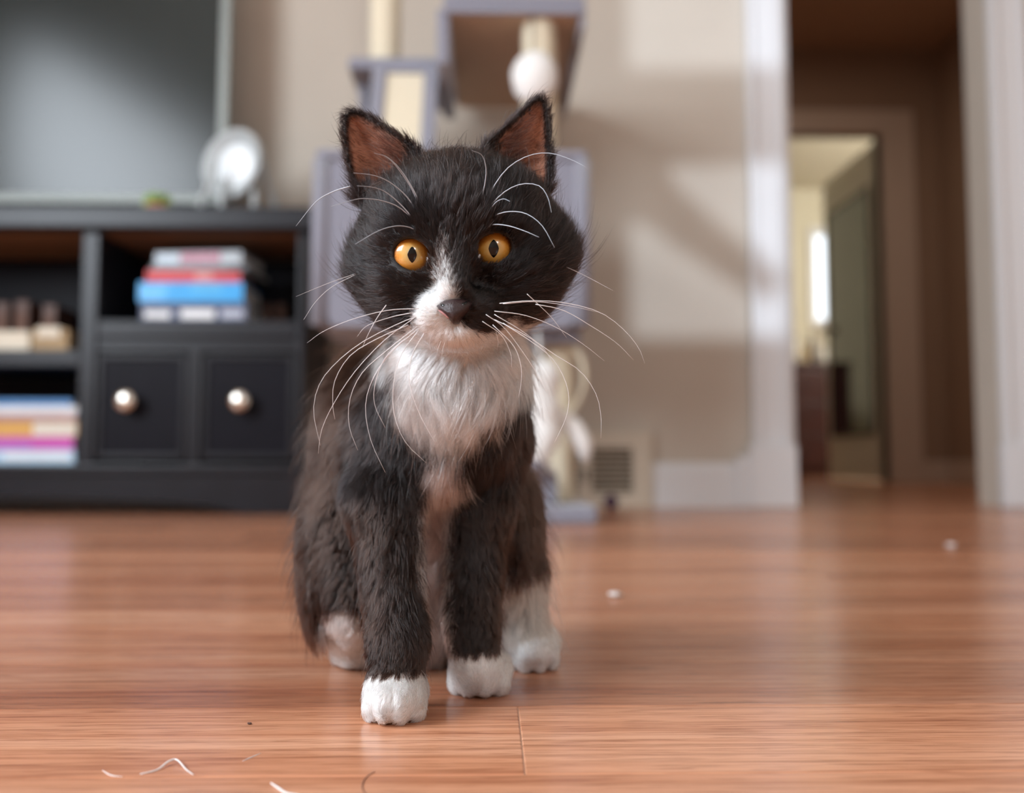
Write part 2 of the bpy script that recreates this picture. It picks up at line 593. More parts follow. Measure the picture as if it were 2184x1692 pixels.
# hall end door casing
hx1 = at(1955, 600, HY).x
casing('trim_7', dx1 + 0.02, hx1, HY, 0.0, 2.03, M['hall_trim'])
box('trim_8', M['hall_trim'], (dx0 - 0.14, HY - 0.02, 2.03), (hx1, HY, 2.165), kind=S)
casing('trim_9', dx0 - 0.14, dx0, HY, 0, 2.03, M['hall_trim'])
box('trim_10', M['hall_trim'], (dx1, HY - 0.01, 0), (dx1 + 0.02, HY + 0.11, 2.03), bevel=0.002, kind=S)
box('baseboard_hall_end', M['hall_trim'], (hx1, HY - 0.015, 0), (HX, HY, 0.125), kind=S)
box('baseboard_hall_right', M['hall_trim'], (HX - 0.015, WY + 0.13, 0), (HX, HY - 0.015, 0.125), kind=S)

# open door in the far room, mirror on it, dresser with bottles
dr = thing('door_leaf', 'pale open door swung back in the room beyond the hall', 'door', (dx1 + 0.02, HY + 0.5, 0))
d0, d1 = HY + 0.12, HY + 0.98
box('panel', M['door'], (dx1 + 0.01, d0, 0.01), (dx1 + 0.05, d1, 2.02), dr)
k = lathe('knob', M['nickel'], [(0.008, 0), (0.008, 0.03), (0.026, 0.04), (0.03, 0.055), (0.022, 0.068), (0.004, 0.072)],
          Matrix.Translation((dx1 + 0.01, d1 - 0.07, 1.0)) @ Matrix.Rotation(-math.pi / 2, 4, 'Y'), dr)
mr = thing('door_mirror', 'tall narrow dark mirror hung on the pale open door', 'mirror', (dx1, HY + 0.5, 0.30))
box('mirror_glass', M['mirror'], (dx1 + 0.000, d0 + 0.10, 0.30), (dx1 + 0.009, d1 - 0.10, 1.76), mr)
bm = bmesh.new()
for a, b in (((d0 + 0.08, 0.28), (d0 + 0.10, 1.78)), ((d1 - 0.10, 0.28), (d1 - 0.08, 1.78)), ((d0 + 0.10, 1.76), (d1 - 0.10, 1.78)), ((d0 + 0.10, 0.28), (d1 - 0.10, 0.30))):
    add_box(bm, (dx1 - 0.004, a[0], a[1]), (dx1 + 0.0095, b[0], b[1]), 0.001)
finish('frame', bm, M['black_plastic'], mr)

DY = 7.0
x0, z1 = XZ(1660, 772, DY)
x1 = at(1772, 800, DY).x
ds = thing('dresser', 'dark red brown dresser in the lit room beyond the hall', 'dresser', ((x0 + x1) / 2, DY, 0))
x0 -= 0.35
box('body', M['dresser'], (x0, DY, 0.06), (x1, DY + 0.42, z1 - 0.03), ds)
box('top', M['dresser'], (x0 - 0.01, DY - 0.02, z1 - 0.03), (x1 + 0.01, DY + 0.43, z1), ds)
box('plinth', M['dresser'], (x0 + 0.02, DY + 0.02, 0), (x1 - 0.02, DY + 0.4, 0.06), ds)
for i in range(3):
    za, zb = 0.08 + i * (z1 - 0.13) / 3, 0.07 + (i + 1) * (z1 - 0.13) / 3
    f = box('drawer', M['dresser'], (x0 + 0.02, DY - 0.014, za), (x1 - 0.02, DY, zb), ds)
    for q in (0.3, 0.7):
        lathe('knob', M['black_plastic'], [(0.006, 0), (0.006, 0.014), (0.014, 0.02), (0.014, 0.026), (0.004, 0.03)],
              Matrix.Translation((x0 + (x1 - x0) * q, DY - 0.014, (za + zb) / 2)) @ Matrix.Rotation(math.pi / 2, 4, 'X'), f, 16)
for i, (px, hgt, r, mm, w) in enumerate(((1696, 0.22, 0.032, 'bottle_b', 'pale bottle at the near end of the dresser top'), (1716, 0.17, 0.030, 'bottle_a', 'amber jar on the dresser beside the pale bottle'),
                                         (1736, 0.25, 0.030, 'bottle_c', 'tall dark bottle on the dresser below the bright window'), (1756, 0.15, 0.034, 'bottle_b', 'short pale jar on the dresser below the bright window'))):
    p = at(px, 770, DY + 0.1)
    t = thing('bottle', w, 'bottle', (p.x, DY + 0.12, z1))
    lathe('body', M[mm], [(r * 0.9, 0), (r, 0.006), (r, hgt * 0.62), (r * 0.45, hgt * 0.8), (r * 0.4, hgt * 0.9)], Matrix.Translation((p.x, DY + 0.12, z1)), t, 16)
    lathe('cap', M['bottle_c'], [(r * 0.5, 0), (r * 0.5, hgt * 0.1), (r * 0.4, hgt * 0.11)], Matrix.Translation((p.x, DY + 0.12, z1 + hgt * 0.9)), t, 16)

# ------------------------------------------------------------------ TV stand
FR = 2.15                                            # front face
BK = 2.47


def sx(px, Y=FR):
    return at(px, 800, Y).x


def sz(py, Y=FR):
    return at(600, py, Y).z


E = M['espresso']
st = thing('tv_stand', 'black brown television stand with open cubbies and two drawers along the wall', 'tv stand', (-1.03, FR, 0))
xr1, xr0 = sx(648), sx(632)
xd0, xd1 = sx(168), sx(204)
xl = -1.62
ztop1, ztop0 = sz(445), sz(493)
zsh1, zsh0 = sz(684), sz(722)
zls1, zls0 = sz(747), sz(783)
zb1, zb0 = sz(990), sz(1012)
box('top', E, (xl - 0.03, FR - 0.02, ztop0), (xr1 + 0.02, BK, ztop1), st, 0.006)
box('underside', M['raw_wood'], (xl + 0.02, FR + 0.02, ztop0 - 0.004), (xr0 - 0.001, BK - 0.02, ztop0 - 0.0005), st, 0, label='raw brown underside of the top board')
box('side_panel', E, (xr0, FR, 0.0), (xr1, BK, ztop0), st)
box('side_panel', E, (xl, FR, 0.0), (xl + 0.02, BK, ztop0), st)
box('divider', E, (xd0, FR - 0.002, zb1), (xd1, BK - 0.012, ztop0 - 0.005), st)
box('back_panel', M['espresso_panel'], (xl + 0.02, BK - 0.012, zb1), (xr0, BK, ztop0 - 0.005), st, 0)
box('shelf', E, (xd1, FR - 0.004, zsh0), (xr0, BK - 0.012, zsh1), st, 0.005)
box('shelf', E, (xl + 0.02, FR + 0.002, zls0), (xd0, BK - 0.012, zls1), st, 0.004)
box('bottom_board', E, (xl + 0.02, FR - 0.006, zb0), (xr0, BK - 0.012, zb1), st, 0.004)
dz1, dz0 = sz(752), sz(982)
box('rail', E, (xd1, FR + 0.004, dz1 + 0.002), (xr0, FR + 0.02, zsh0 - 0.0005), st, 0.001)
mid0, mid1 = sx(401), sx(429)
box('stile', E, (mid0, FR - 0.004, zb1), (mid1, FR + 0.02, dz1 + 0.002), st, 0.003)
for a, b, kx in ((xd1, mid0, 277), (mid1, xr0, 517)):
    d = box('drawer', M['espresso_panel'], (a + 0.004, FR + 0.004, dz0 + 0.002), (b - 0.004, FR + 0.30, dz1 - 0.004), st, 0.003)
    bm = bmesh.new()
    for p, q in (((a + 0.004, dz0 + 0.002), (a + 0.016, dz1 - 0.004)), ((b - 0.016, dz0 + 0.002), (b - 0.004, dz1 - 0.004)),
                 ((a + 0.016, dz1 - 0.016), (b - 0.016, dz1 - 0.004)), ((a + 0.016, dz0 + 0.002), (b - 0.016, dz0 + 0.014))):
        add_box(bm, (p[0], FR - 0.001, p[1]), (q[0], FR + 0.005, q[1]), 0.002)
    finish('drawer_frame', bm, E, d)
    kp = at(kx, 857, FR)
    lathe('knob', M['nickel'], [(0.012, -0.004), (0.011, 0.0), (0.008, 0.004), (0.0075, 0.012), (0.014, 0.018), (0.0225, 0.024), (0.0245, 0.030), (0.022, 0.037), (0.014, 0.042), (0.004, 0.0435)],
          Matrix.Translation((kp.x, FR + 0.004, kp.z)) @ Matrix.Rotation(math.pi / 2, 4, 'X'), d, 24, label='round polished nickel knob')
# base valance with a shallow arch
poly = [(xl + 0.02, zb0), (xl + 0.02, 0.0), (-1.45, 0.0)]
A0, A1 = sx(205), sx(520)
poly = [(xl + 0.02, zb0 - 0.0005), (xl + 0.02, 0.03)]
for i in range(13):
    t = i / 12
    x = (xl + 0.06) + (A1 - xl - 0.06) * t
    poly.append((x, 0.004 + 0.034 * (math.sin(math.pi * t) ** 0.5)))
poly += [(xr0, 0.0), (xr0, zb0 - 0.0005)]
bm = bmesh.new()
add_prism(bm, poly, FR + 0.002, FR + 0.022)
finish('valance', bm, E, st)

# ---- television on the stand
TY = 2.33
tx1 = at(488, 150, TY).x
tv = thing('television', 'wide flat television with a silver bezel standing on the black stand', 'television', (tx1 - 0.62, TY, ztop1))
tz0, tz1 = at(400, 436, TY).z, at(400, 436, TY).z + 0.72
bez = 0.024
tilt = Matrix.Translation((0, TY, tz0)) @ Matrix.Rotation(math.radians(-1), 4, 'X') @ Matrix.Translation((0, -TY, -tz0))


def tv_part(name, m, boxes, bev=0.002):
    bm = bmesh.new()
    for a, b in boxes:
        add_box(bm, a, b, bev)
    bmesh.ops.transform(bm, matrix=tilt, verts=bm.verts)
    return finish(name, bm, m, tv)


X0 = tx1 - 1.24
tv_part('screen', M['screen'], [((X0 + bez, TY - 0.004, tz0 + bez), (tx1 - bez, TY + 0.012, tz1 - bez))], 0)
tv_part('bezel', M['silver'], [((X0, TY - 0.008, tz0), (X0 + bez, TY + 0.02, tz1)), ((tx1 - bez, TY - 0.008, tz0), (tx1, TY + 0.02, tz1)),
                              ((X0 + bez, TY - 0.008, tz0), (tx1 - bez, TY + 0.02, tz0 + bez)), ((X0 + bez, TY - 0.008, tz1 - bez), (tx1 - bez, TY + 0.02, tz1))])
tv_part('back_shell', M['black_plastic'], [((X0 + 0.02, TY + 0.013, tz0 + 0.02), (tx1 - 0.02, TY + 0.05, tz1 - 0.02))], 0.01)
for fx in (X0 + 0.2, tx1 - 0.2):
    bm = bmesh.new()
    add_box(bm, (fx - 0.02, TY + 0.0, ztop1 + 0.008), (fx + 0.02, TY + 0.03, tz0 + 0.04), 0.003)
    add_box(bm, (fx - 0.03, TY - 0.09, ztop1), (fx + 0.03, TY + 0.10, ztop1 + 0.01), 0.003)
    finish('foot', bm, M['black_plastic'], tv)

# ---- white disc on splayed legs
p = at(497, 352, 2.24)
dz = ztop1
fan = thing('round_disc_stand', 'small round white rimmed disc on splayed white legs, on the black stand', 'ornament', (p.x, 2.24, dz))
nrm = Vector((-0.44, -0.9, 0.06)).normalized()
mt = Matrix.Translation(p) @ nrm.to_track_quat('Z', 'Y').to_matrix().to_4x4()
lathe('rim', M['white_enamel'], [(0.052, -0.018), (0.080, -0.016), (0.0885, -0.004), (0.089, 0.006), (0.085, 0.013), (0.078, 0.012), (0.062, 0.0), (0.058, -0.006)], mt, fan, 48)
lathe('face', M['pale_glass'], [(0.056, -0.012), (0.0575, -0.007), (0.054, -0.004), (0.02, -0.002)], mt, fan, 40, label='bright pale centre of the disc')
for a, b in ((at(452, 350, 2.20), at(424, 440, 2.18)), (at(470, 390, 2.22), at(472, 440, 2.17)), (at(566, 320, 2.27), at(596, 440, 2.27)), (at(562, 330, 2.28), at(541, 440, 2.20))):
    b = Vector((b.x, b.y, dz + 0.003))
    q = p + (a - p) * 0.8
    tube('leg', M['white_enamel'], [q, b], [0.006, 0.0075], fan, 10)

# ---- little potted plant
p = at(330, 440, 2.20)
pl = thing('potted_plant', 'tiny green plant in an orange pot in front of the television', 'plant', (p.x, 2.22, dz))
lathe('pot', M['terracotta'], [(0.016, 0), (0.020, 0.002), (0.026, 0.016), (0.028, 0.018), (0.028, 0.023), (0.024, 0.023), (0.02, 0.019)], Matrix.Translation((p.x, 2.22, dz)), pl, 24)
for i in range(18):
    a = i * 2.4
    rad = 0.006 + 0.0012 * i
    bm = bmesh.new()
    dirv = Vector((math.cos(a), math.sin(a), 1.5 - i * 0.075)).normalized()
    base = Vector((p.x, 2.22, dz + 0.021))
    add_tube(bm, [base, base + dirv * 0.016, base + dirv * 0.030, base + dirv * 0.040], [0.003, 0.0085, 0.0075, 0.001], 7)
    finish('leaf', bm, M['leaf'], pl, True)


# ---- books: cover (two boards and a spine), page block, printed panels
def cover_mat(name, rgb):
    if name not in M:
        M[name] = mat(name, rgb, 0.45, noise=0.10, scale=40, coat=0.2)
    return M[name]


def book(label, cover, x0, x1, y0, y1, z0, z1, rot=0.0, group=None, spots=(), hard=0.003, name='book', cat='book'):
    c = Vector(((x0 + x1) / 2, (y0 + y1) / 2, z0))
    t = thing(name, label, cat, c, group)
    bm = bmesh.new()
    add_box(bm, (x0, y0, z0), (x1, y1, z0 + hard), 0.0008)
    add_box(bm, (x0, y0, z1 - hard), (x1, y1, z1), 0.0008)
    add_box(bm, (x0, y0, z0 + hard * 0.7), (x1, y0 + hard, z1 - hard * 0.7), 0.0008)
    finish('cover', bm, cover, t)
    box('pages', M['page'], (x0 + 0.004, y0 + hard, z0 + hard), (x1 - 0.004, y1 - 0.004, z1 - hard), t, 0)
    for (u0, u1, w0, w1, mm) in spots:
        box('printed_panel', mm, (x0 + (x1 - x0) * u0, y0 - 0.0006, z0 + (z1 - z0) * w0), (x0 + (x1 - x0) * u1, y0 + 0.001, z0 + (z1 - z0) * w1), t, 0)
    t.rotation_euler = (0, 0, rot)
    return t


white_ink = cover_mat('white_print', (0.80, 0.82, 0.84))
bY0 = FR + 0.012


def bx(px):
    return at(px, 640, bY0).x


def bz(py):
    return at(420, py, bY0).z


G1 = 'books stacked in the right cubby'
base = zsh1 + 0.0004
hs = [bz(py) for py in (644, 602, 577, 562, 534)]
book('navy book with white printed patches at the bottom of the cubby stack', cover_mat('navy_cover', (0.035, 0.055, 0.13)), bx(300), bx(526), bY0, bY0 + 0.16, base, hs[0], 0.0, G1,
     [(0.04, 0.28, 0.14, 0.52, white_ink), (0.38, 0.70, 0.12, 0.60, white_ink), (0.76, 0.97, 0.15, 0.60, cover_mat('grey_print', (0.45, 0.48, 0.58)))])
book('bright sky blue book lying on the navy one in the cubby', cover_mat('cyan_cover', (0.010, 0.36, 0.80)), bx(294), bx(519), bY0 + 0.003, bY0 + 0.165, hs[0] + 0.0003, hs[1], -0.02, G1,
     [(0.50, 0.80, 0.45, 0.95, cover_mat('light_blue_print', (0.05, 0.42, 0.78)))])
book('red book between the blue one and the grey one', cover_mat('red_cover', (0.62, 0.05, 0.06)), bx(306), bx(506), bY0 + 0.006, bY0 + 0.16, hs[1] + 0.0003, hs[2], 0.05, G1,
     [(0.52, 0.70, 0.3, 0.8, cover_mat('pink_print', (0.75, 0.35, 0.33)))])
book('thin charcoal book on the red one', cover_mat('charcoal_cover', (0.06, 0.065, 0.075)), bx(318), bx(530), bY0 + 0.010, bY0 + 0.18, hs[2] + 0.0003, hs[3], -0.06, G1)
book('top book of the cubby stack, grey with a wine red band', cover_mat('grey_cover', (0.30, 0.33, 0.36)), bx(326), bx(520), bY0 + 0.014, bY0 + 0.17, hs[3] + 0.0003, hs[4], -0.10, G1,
     [(0.30, 0.76, 0.10, 0.92, cover_mat('wine_print', (0.32, 0.06, 0.12))), (0.02, 0.27, 0.2, 0.75, cover_mat('pale_blue_print', (0.42, 0.52, 0.62)))])
for px, w in ((578, 'brown case standing at the back of the right cubby, next to the books'), (606, 'brown case standing at the back of the right cubby, by the side panel')):
    q = at(px, 640, 2.40)
    t = thing('disc_case', w, 'case', (q.x, 2.40, base), 'brown cases at the back of the stand')
    box('shell', M['brown_case'], (q.x - 0.011, 2.36, base), (q.x + 0.011, 2.45, base + 0.075), t)
    box('spine_label', M['terracotta_dark'], (q.x - 0.008, 2.3592, base + 0.015), (q.x + 0.008, 2.361, base + 0.06), t, 0)
lb = zls1 + 0.0004
for px, h, w in ((22, 0.14, 'first brown case from the frame edge at the back of the left cubby'), (64, 0.145, 'second brown case from the frame edge at the back of the left cubby'), (122, 0.135, 'third brown case in the left cubby, nearest the divider')):
    q = at(px, 640, 2.38)
    t = thing('disc_case', w, 'case', (q.x, 2.38, lb), 'brown cases at the back of the stand')
    box('shell', M['brown_case'], (q.x - 0.017, 2.34, lb), (q.x + 0.017, 2.45, lb + h), t)
    box('spine_label', M['terracotta_dark'], (q.x - 0.012, 2.3392, lb + 0.02), (q.x + 0.012, 2.341, lb + h - 0.03), t, 0)
# left cubby: pale carton and tan box with a white lid
q0, q1 = at(-40, 700, FR + 0.03).x, at(68, 700, FR + 0.03).x
cb = thing('carton', 'pale cream carton lying on the left shelf', 'box', ((q0 + q1) / 2, FR + 0.1, lb))
box('box_body', M['cream_box'], (q0, FR + 0.02, lb), (q1, FR + 0.13, lb + 0.042), cb)
box('flap', M['cream_box'], (q0 + 0.004, FR + 0.022, lb + 0.042), (q1 - 0.004, FR + 0.128, lb + 0.045), cb, 0.001)
q0, q1 = at(74, 700, FR + 0.03).x, at(150, 700, FR + 0.03).x
cb = thing('gift_box', 'tan box with a white lid panel on the left shelf beside the divider', 'box', ((q0 + q1) / 2, FR + 0.1, lb))
box('box_body', M['tan'], (q0, FR + 0.02, lb), (q1, FR + 0.11, lb + 0.05), cb)
box('lid', M['cream_box'], (q0 + 0.012, FR + 0.014, lb + 0.028), (q1 - 0.016, FR + 0.10, lb + 0.054), cb)
# lower left stack
G2 = 'books stacked in the lower left cubby'
zz = [zb1 + 0.0005] + [at(80, py, FR + 0.01).z for py in (960, 932, 898, 884, 866, 852)]
specs = [('pale blue book at the bottom of the lower left stack', (0.42, 0.62, 0.80), -150, 162, [(0.52, 0.97, 0.35, 0.75, white_ink)]),
         ('magenta book in the lower left stack', (0.55, 0.07, 0.42), -140, 158, [(0.1, 0.7, 0.2, 0.5, cover_mat('violet_print', (0.36, 0.16, 0.55)))]),
         ('orange and cream book in the lower left stack', (0.66, 0.36, 0.08), -150, 164, [(0.70, 0.99, 0.08, 0.9, M['page'])]),
         ('dull pink thin book in the lower left stack', (0.42, 0.24, 0.24), -150, 162, []),
         ('white book second from the top of the lower left stack', (0.66, 0.68, 0.70), -130, 164, []),
         ('blue book on top of the lower left stack', (0.05, 0.22, 0.52), -120, 150, [])]
for i, (lab, c, a, b, sp) in enumerate(specs):
    book(lab, cover_mat('cover_%d' % i, c), at(a, 900, FR + 0.01).x, at(b, 900, FR + 0.01).x, FR + 0.008 + 0.002 * (i % 3), FR + 0.20, zz[i] + 0.0002, zz[i + 1], 0, G2, sp)

# ------------------------------------------------------------------ cat tree
P, SI = M['plush'], M['sisal']
CY = 2.02
ct = thing('cat_tree', 'grey plush cat tree with condo, ramp and cream posts behind the kitten', 'cat tree', (-0.05, CY, 0))


def cxz(px, py, Y):
    return XZ(px, py, Y)


# base board
bx1 = at(1262, 1095, 1.92).x
BF = 240.0 / (1117 - 985)
box('base_board', P, (-0.34, BF, 0), (bx1, BF + 0.42, 0.034), ct, 0.008)
# condo: four walls round a hollow with an entrance hole, floor, roof
cf = 1.90
cx0c, cz1 = cxz(680, 338, cf)
cx1c, cz0 = cxz(1248, 698, cf)
cb_ = cf + 0.36
hole = [(0.5 * (cx0c + cx1c) + 0.10 * math.cos(a), cz0 + 0.16 + 0.10 * math.sin(a)) for a in (2 * math.pi * k / 32 for k in range(32))]
bm = bmesh.new()
outer = []
for k in range(32):
    a = 2 * math.pi * k / 32
    dx, dz_ = math.cos(a), math.sin(a)
    ox, oz = 0.5 * (cx0c + cx1c), cz0 + 0.16
    ts = []
    if dx > 1e-6: ts.append((cx1c - ox) / dx)
    if dx < -1e-6: ts.append((cx0c - ox) / dx)
    if dz_ > 1e-6: ts.append((cz1 - oz) / dz_)
    if dz_ < -1e-6: ts.append((cz0 - oz) / dz_)
    t = min(ts)
    outer.append((ox + dx * t, oz + dz_ * t))
rings = []
for poly, y in ((outer, cf), (hole, cf), (hole, cf + 0.018), (outer, cf + 0.018)):
    rings.append([bm.verts.new((x, y, z)) for x, z in poly])
for i in range(4):
    A, B = rings[i], rings[(i + 1) % 4]
    for k in range(32):
        bm.faces.new((A[k], A[(k + 1) % 32], B[(k + 1) % 32], B[k]))
finish('condo_front', bm, P, ct)
for ex in (cx0c + 0.004, cx1c - 0.004):
    tube('condo_piping', P, [(ex, cf + 0.004, cz0 + 0.004), (ex, cf + 0.004, cz1 - 0.002)], 0.017, ct, 16)
box('condo_side', P, (cx0c, cf + 0.018, cz0), (cx0c + 0.018, cb_, cz1), ct, 0.004)
box('condo_side', P, (cx1c - 0.018, cf + 0.018, cz0), (cx1c, cb_, cz1), ct, 0.004)
box('condo_back', P, (cx0c + 0.018, cb_ - 0.018, cz0), (cx1c - 0.018, cb_, cz1), ct, 0.004)
box('condo_floor', P, (cx0c + 0.018, cf + 0.018, cz0), (cx1c - 0.018, cb_ - 0.018, cz0 + 0.018), ct, 0.002)
box('condo_roof', P, (cx0c - 0.006, cf - 0.006, cz1), (cx1c + 0.006, cb_ + 0.006, cz1 + 0.02), ct, 0.008)
box('ledge', P, (cx1c - 0.16, cf + 0.05, cz0 - 0.024), (cx1c - 0.004, cb_ - 0.05, cz0 - 0.0005), ct, 0.004)


def post(x, y, z0, z1, r=0.034, m=SI):
    """A post wound with rope: rings of rope show as relief."""
    bm = bmesh.new()
    n = max(8, int((z1 - z0) / 0.012))
    pts, rad = [], []
    for i in range(n * 2 + 1):
        pts.append((x, y, z0 + (z1 - z0) * i / (n * 2)))
        rad.append(r - (0.0022 if i % 2 == 0 else 0.0))
    add_tube(bm, pts, rad, 20)
    return finish('post', bm, m, ct, True)


post(at(1190, 800, 2.04).x, 2.04, 0.034, cz0 - 0.0245, 0.036)
post(at(830, 800, 2.10).x, 2.10, 0.034, cz0, 0.036)
post(at(1060, 800, 2.16).x, 2.16, 0.034, cz0, 0.036)
# upper perch seen from below: board with plush skirt
pf, pb = 1.90, 2.44
px0, pz = cxz(945, 22, pf)
px1 = at(1250, 22, pf).x
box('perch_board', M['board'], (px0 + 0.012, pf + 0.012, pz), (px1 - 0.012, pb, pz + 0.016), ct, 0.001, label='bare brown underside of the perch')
box('perch_cover', P, (px0, pf, pz + 0.016), (px1, pb + 0.01, pz + 0.036), ct, 0.008)
bm = bmesh.new()
add_box(bm, (px0, pf, pz - 0.004), (px1, pf + 0.0115, pz + 0.0155), 0.004)
add_box(bm, (px1 - 0.0115, pf + 0.0125, pz - 0.03), (px1, pb, pz + 0.0155), 0.004)
finish('skirt', bm, P, ct)
sk0, skz = cxz(932, 130, pf)
box('side_rail', P, (sk0 - 0.002, pf + 0.0125, skz), (sk0 + 0.024, pf + 0.34, pz + 0.012), ct, 0.006)
# its post with a white plush ball
qx = at(1150, 150, 1.96).x
post(qx, 1.96, cz1 + 0.02, pz, 0.037)
bm = bmesh.new()
bmesh.ops.create_icosphere(bm, subdivisions=4, radius=1)
qz = at(1140, 178, 1.95).z
for v in bm.verts:
    n_ = v.co.normalized()
    k = 1 + 0.07 * math.sin(9 * n_.x + 3) * math.sin(8 * n_.y + 1) * math.sin(7 * n_.z)
    v.co = Vector((at(1140, 165, 1.92).x, 1.92, qz)) + Vector((n_.x * 0.048, n_.y * 0.036, n_.z * 0.056)) * k
finish('plush_ball', bm, M['white_plush'], ct, True, label='white fluffy ball hanging at the upper post')
tube('ball_string', M['black_plastic'], [Vector((at(1136, 165, 1.905).x, 1.918, qz + 0.05)), Vector((at(1136, 165, 1.905).x, 1.918, pz - 0.0005))], 0.002, ct, 6)
# small platform, ramp with cream scratch pad, upper left post
sf = 2.06
s0, szt = cxz(742, 120, sf)
s1 = at(938, 130, sf).x
box('small_shelf', P, (s0, sf, szt - 0.028), (s1, sf + 0.26, szt), ct, 0.008)
post(at(822, 60, 2.16).x, 2.16, szt, szt + 0.42, 0.037)
box('bracket', P, (s0 + 0.012, sf + 0.09, szt - 0.12), (s0 + 0.03, sf + 0.2, szt - 0.0285), ct, 0.004)
ra, rb = Vector((at(860, 140, sf).x, sf - 0.01, szt - 0.034)), Vector((at(860, 330, 1.925).x, 1.93, cz1 + 0.026))
dirv = (rb - ra)
L_ = dirv.length
rot = dirv.to_track_quat('-Z', 'Y').to_matrix()
mid = (ra + rb) / 2
hw = 0.072


def ramp_box(name, m, a, b, bev=0.003):
    bm = bmesh.new()
    add_box(bm, a, b, bev)
    bmesh.ops.transform(bm, matrix=Matrix.Translation(mid) @ rot.to_4x4(), verts=bm.verts)
    return finish(name, bm, m, ct)


ang = math.atan2(ra.y - rb.y, ra.z - rb.z)
rot = Matrix.Rotation(-ang, 3, 'X')
ramp_box('ramp_side', P, (-hw, -0.014, -L_ / 2), (-hw + 0.03, 0.014, L_ / 2))
ramp_box('ramp_side', P, (hw - 0.03, -0.014, -L_ / 2), (hw, 0.014, L_ / 2))
ramp_box('ramp_side', P, (-hw + 0.03, -0.013, L_ / 2 - 0.02), (hw - 0.03, 0.013, L_ / 2))
ramp_box('scratch_pad', SI, (-hw + 0.03, -0.006, -L_ / 2), (hw - 0.03, 0.006, L_ / 2 - 0.02))
tube('strut', P, [at(770, 140, 2.17) + Vector((0, 0, -0.03)), at(800, 330, 2.17)], 0.011, ct)

# white plush tunnel sleeve and tail toy hanging under the condo
ty_ = 1.86
pts = spline([at(1160, 770, ty_), at(1156, 850, ty_), at(1160, 920, ty_), at(1136, 985, ty_ - 0.01)], 14)
tt = thing('hanging_plush_toy', 'white fluffy toy with a blue grey end hanging under the grey condo', 'cat toy', pts[0])
tube('body', M['white_plush'], pts, [0.012] + [0.033 + 0.003 * math.sin(i * 1.7) for i in range(12)] + [0.03], tt, 14)
tube('cuff', M['plush'], [at(1132, 982, ty_ - 0.01), at(1136, 1000, ty_ - 0.01), at(1142, 1018, ty_ - 0.01)], [0.0305, 0.033, 0.012], tt, 16, label='blue grey plush end')
pts = spline([at(1150, 880, ty_ + 0.03), at(1190, 890, ty_ + 0.03), at(1225, 915, ty_ + 0.03), at(1245, 955, ty_ + 0.03), at(1248, 985, ty_ + 0.03)], 14)
tube('arm', M['white_plush'], pts, [0.020] * 10 + [0.017, 0.014, 0.010, 0.004], tt, 14)
tube('cord', M['white_plush'], [at(1150, 772, ty_) + Vector((0, 0, -0.004)), Vector((at(1150, 760, ty_).x, ty_ + 0.06, cz0 - 0.003))], 0.004, tt, 8)
# loop of beige cord on the post
pts = spline([at(1200, 730, 2.0), at(1238, 760, 1.98), at(1246, 820, 1.98), at(1222, 875, 2.0), at(1196, 880, 2.02)], 16)
o = tube('rope_loop', SI, pts, 0.006, ct, 10)

# small grey block standing on the base board
g0 = at(1160, 1060, 1.90)
gb = thing('scratch_block', 'small grey plush block on the base of the cat tree', 'cat toy', (g0.x, 1.9, 0.0345))
box('block', M['plush'], (g0.x - 0.03, 1.87, 0.0345), (g0.x + 0.026, 1.95, 0.10), gb, 0.008)
box('top_pad', M['white_plush'], (g0.x - 0.026, 1.874, 0.1003), (g0.x + 0.022, 1.946, 0.112), gb, 0.005)

# ------------------------------------------------------------------ floor register
vz = at(1290, 922, WY - 0.02).z
vt = thing('floor_register', 'beige metal air register with two louvre panels at the foot of the wall', 'vent', ((vx0 + vx1) / 2, WY, 0.0))
yv = WY - 0.03
w1, w2 = at(1192, 1000, yv).x, at(1236, 1000, yv).x
w3, w4 = at(1262, 1000, yv).x, at(1350, 1000, yv).x
lz0, lz1 = at(1290, 1052, yv).z, at(1290, 955, yv).z
bm = bmesh.new()
for a, b in (((vx0, 0.0), (w1, vz)), ((w2, 0.0), (w3, vz)), ((w4, 0.0), (vx1, vz)), ((w1, 0.0), (w2, lz0)), ((w1, lz1), (w2, vz)), ((w3, 0.0), (w4, lz0)), ((w3, lz1), (w4, vz))):
    add_box(bm, (a[0], yv, a[1]), (b[0], WY - 0.0005, b[1]))
bmesh.ops.remove_doubles(bm, verts=bm.verts, dist=1e-5)
finish('frame', bm, M['vent'], vt)
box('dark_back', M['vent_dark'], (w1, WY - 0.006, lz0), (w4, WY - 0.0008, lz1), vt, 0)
for a, b in ((w1, w2), (w3, w4)):
    n = 8
    for i in range(n):
        z = lz0 + (lz1 - lz0) * (i + 0.5) / n
        box('slat', M['vent'], (a + 0.0005, yv + 0.006, z - 0.0024), (b - 0.0005, yv + 0.010, z + 0.0024), vt, 0, rot=Matrix.Rotation(math.radians(35), 3, 'X'))
box('lever', M['vent_dark'], ((w2 + w3) / 2 - 0.004, yv - 0.008, 0.07), ((w2 + w3) / 2 + 0.004, yv, 0.10), vt, 0.001)

# dark little felt ball before the register
q = at(1303, 1080, 2.36)
bm = bmesh.new()
bmesh.ops.create_icosphere(bm, subdivisions=3, radius=0.019)
for v in bm.verts:
    n_ = v.co.normalized()
    v.co = v.co * (1 + 0.06 * math.sin(11 * n_.x) * math.sin(9 * n_.z + 1))
bmesh.ops.translate(bm, verts=bm.verts, vec=(q.x, 2.36, 0.0195))
tag(finish('toy_ball', bm, M['plum'], None, True), 'dark plum felt ball on the floor before the register', 'ball')

# ------------------------------------------------------------------ hairs and lint on the boards
def fy(py):
    return 240.0 / (py - 985)


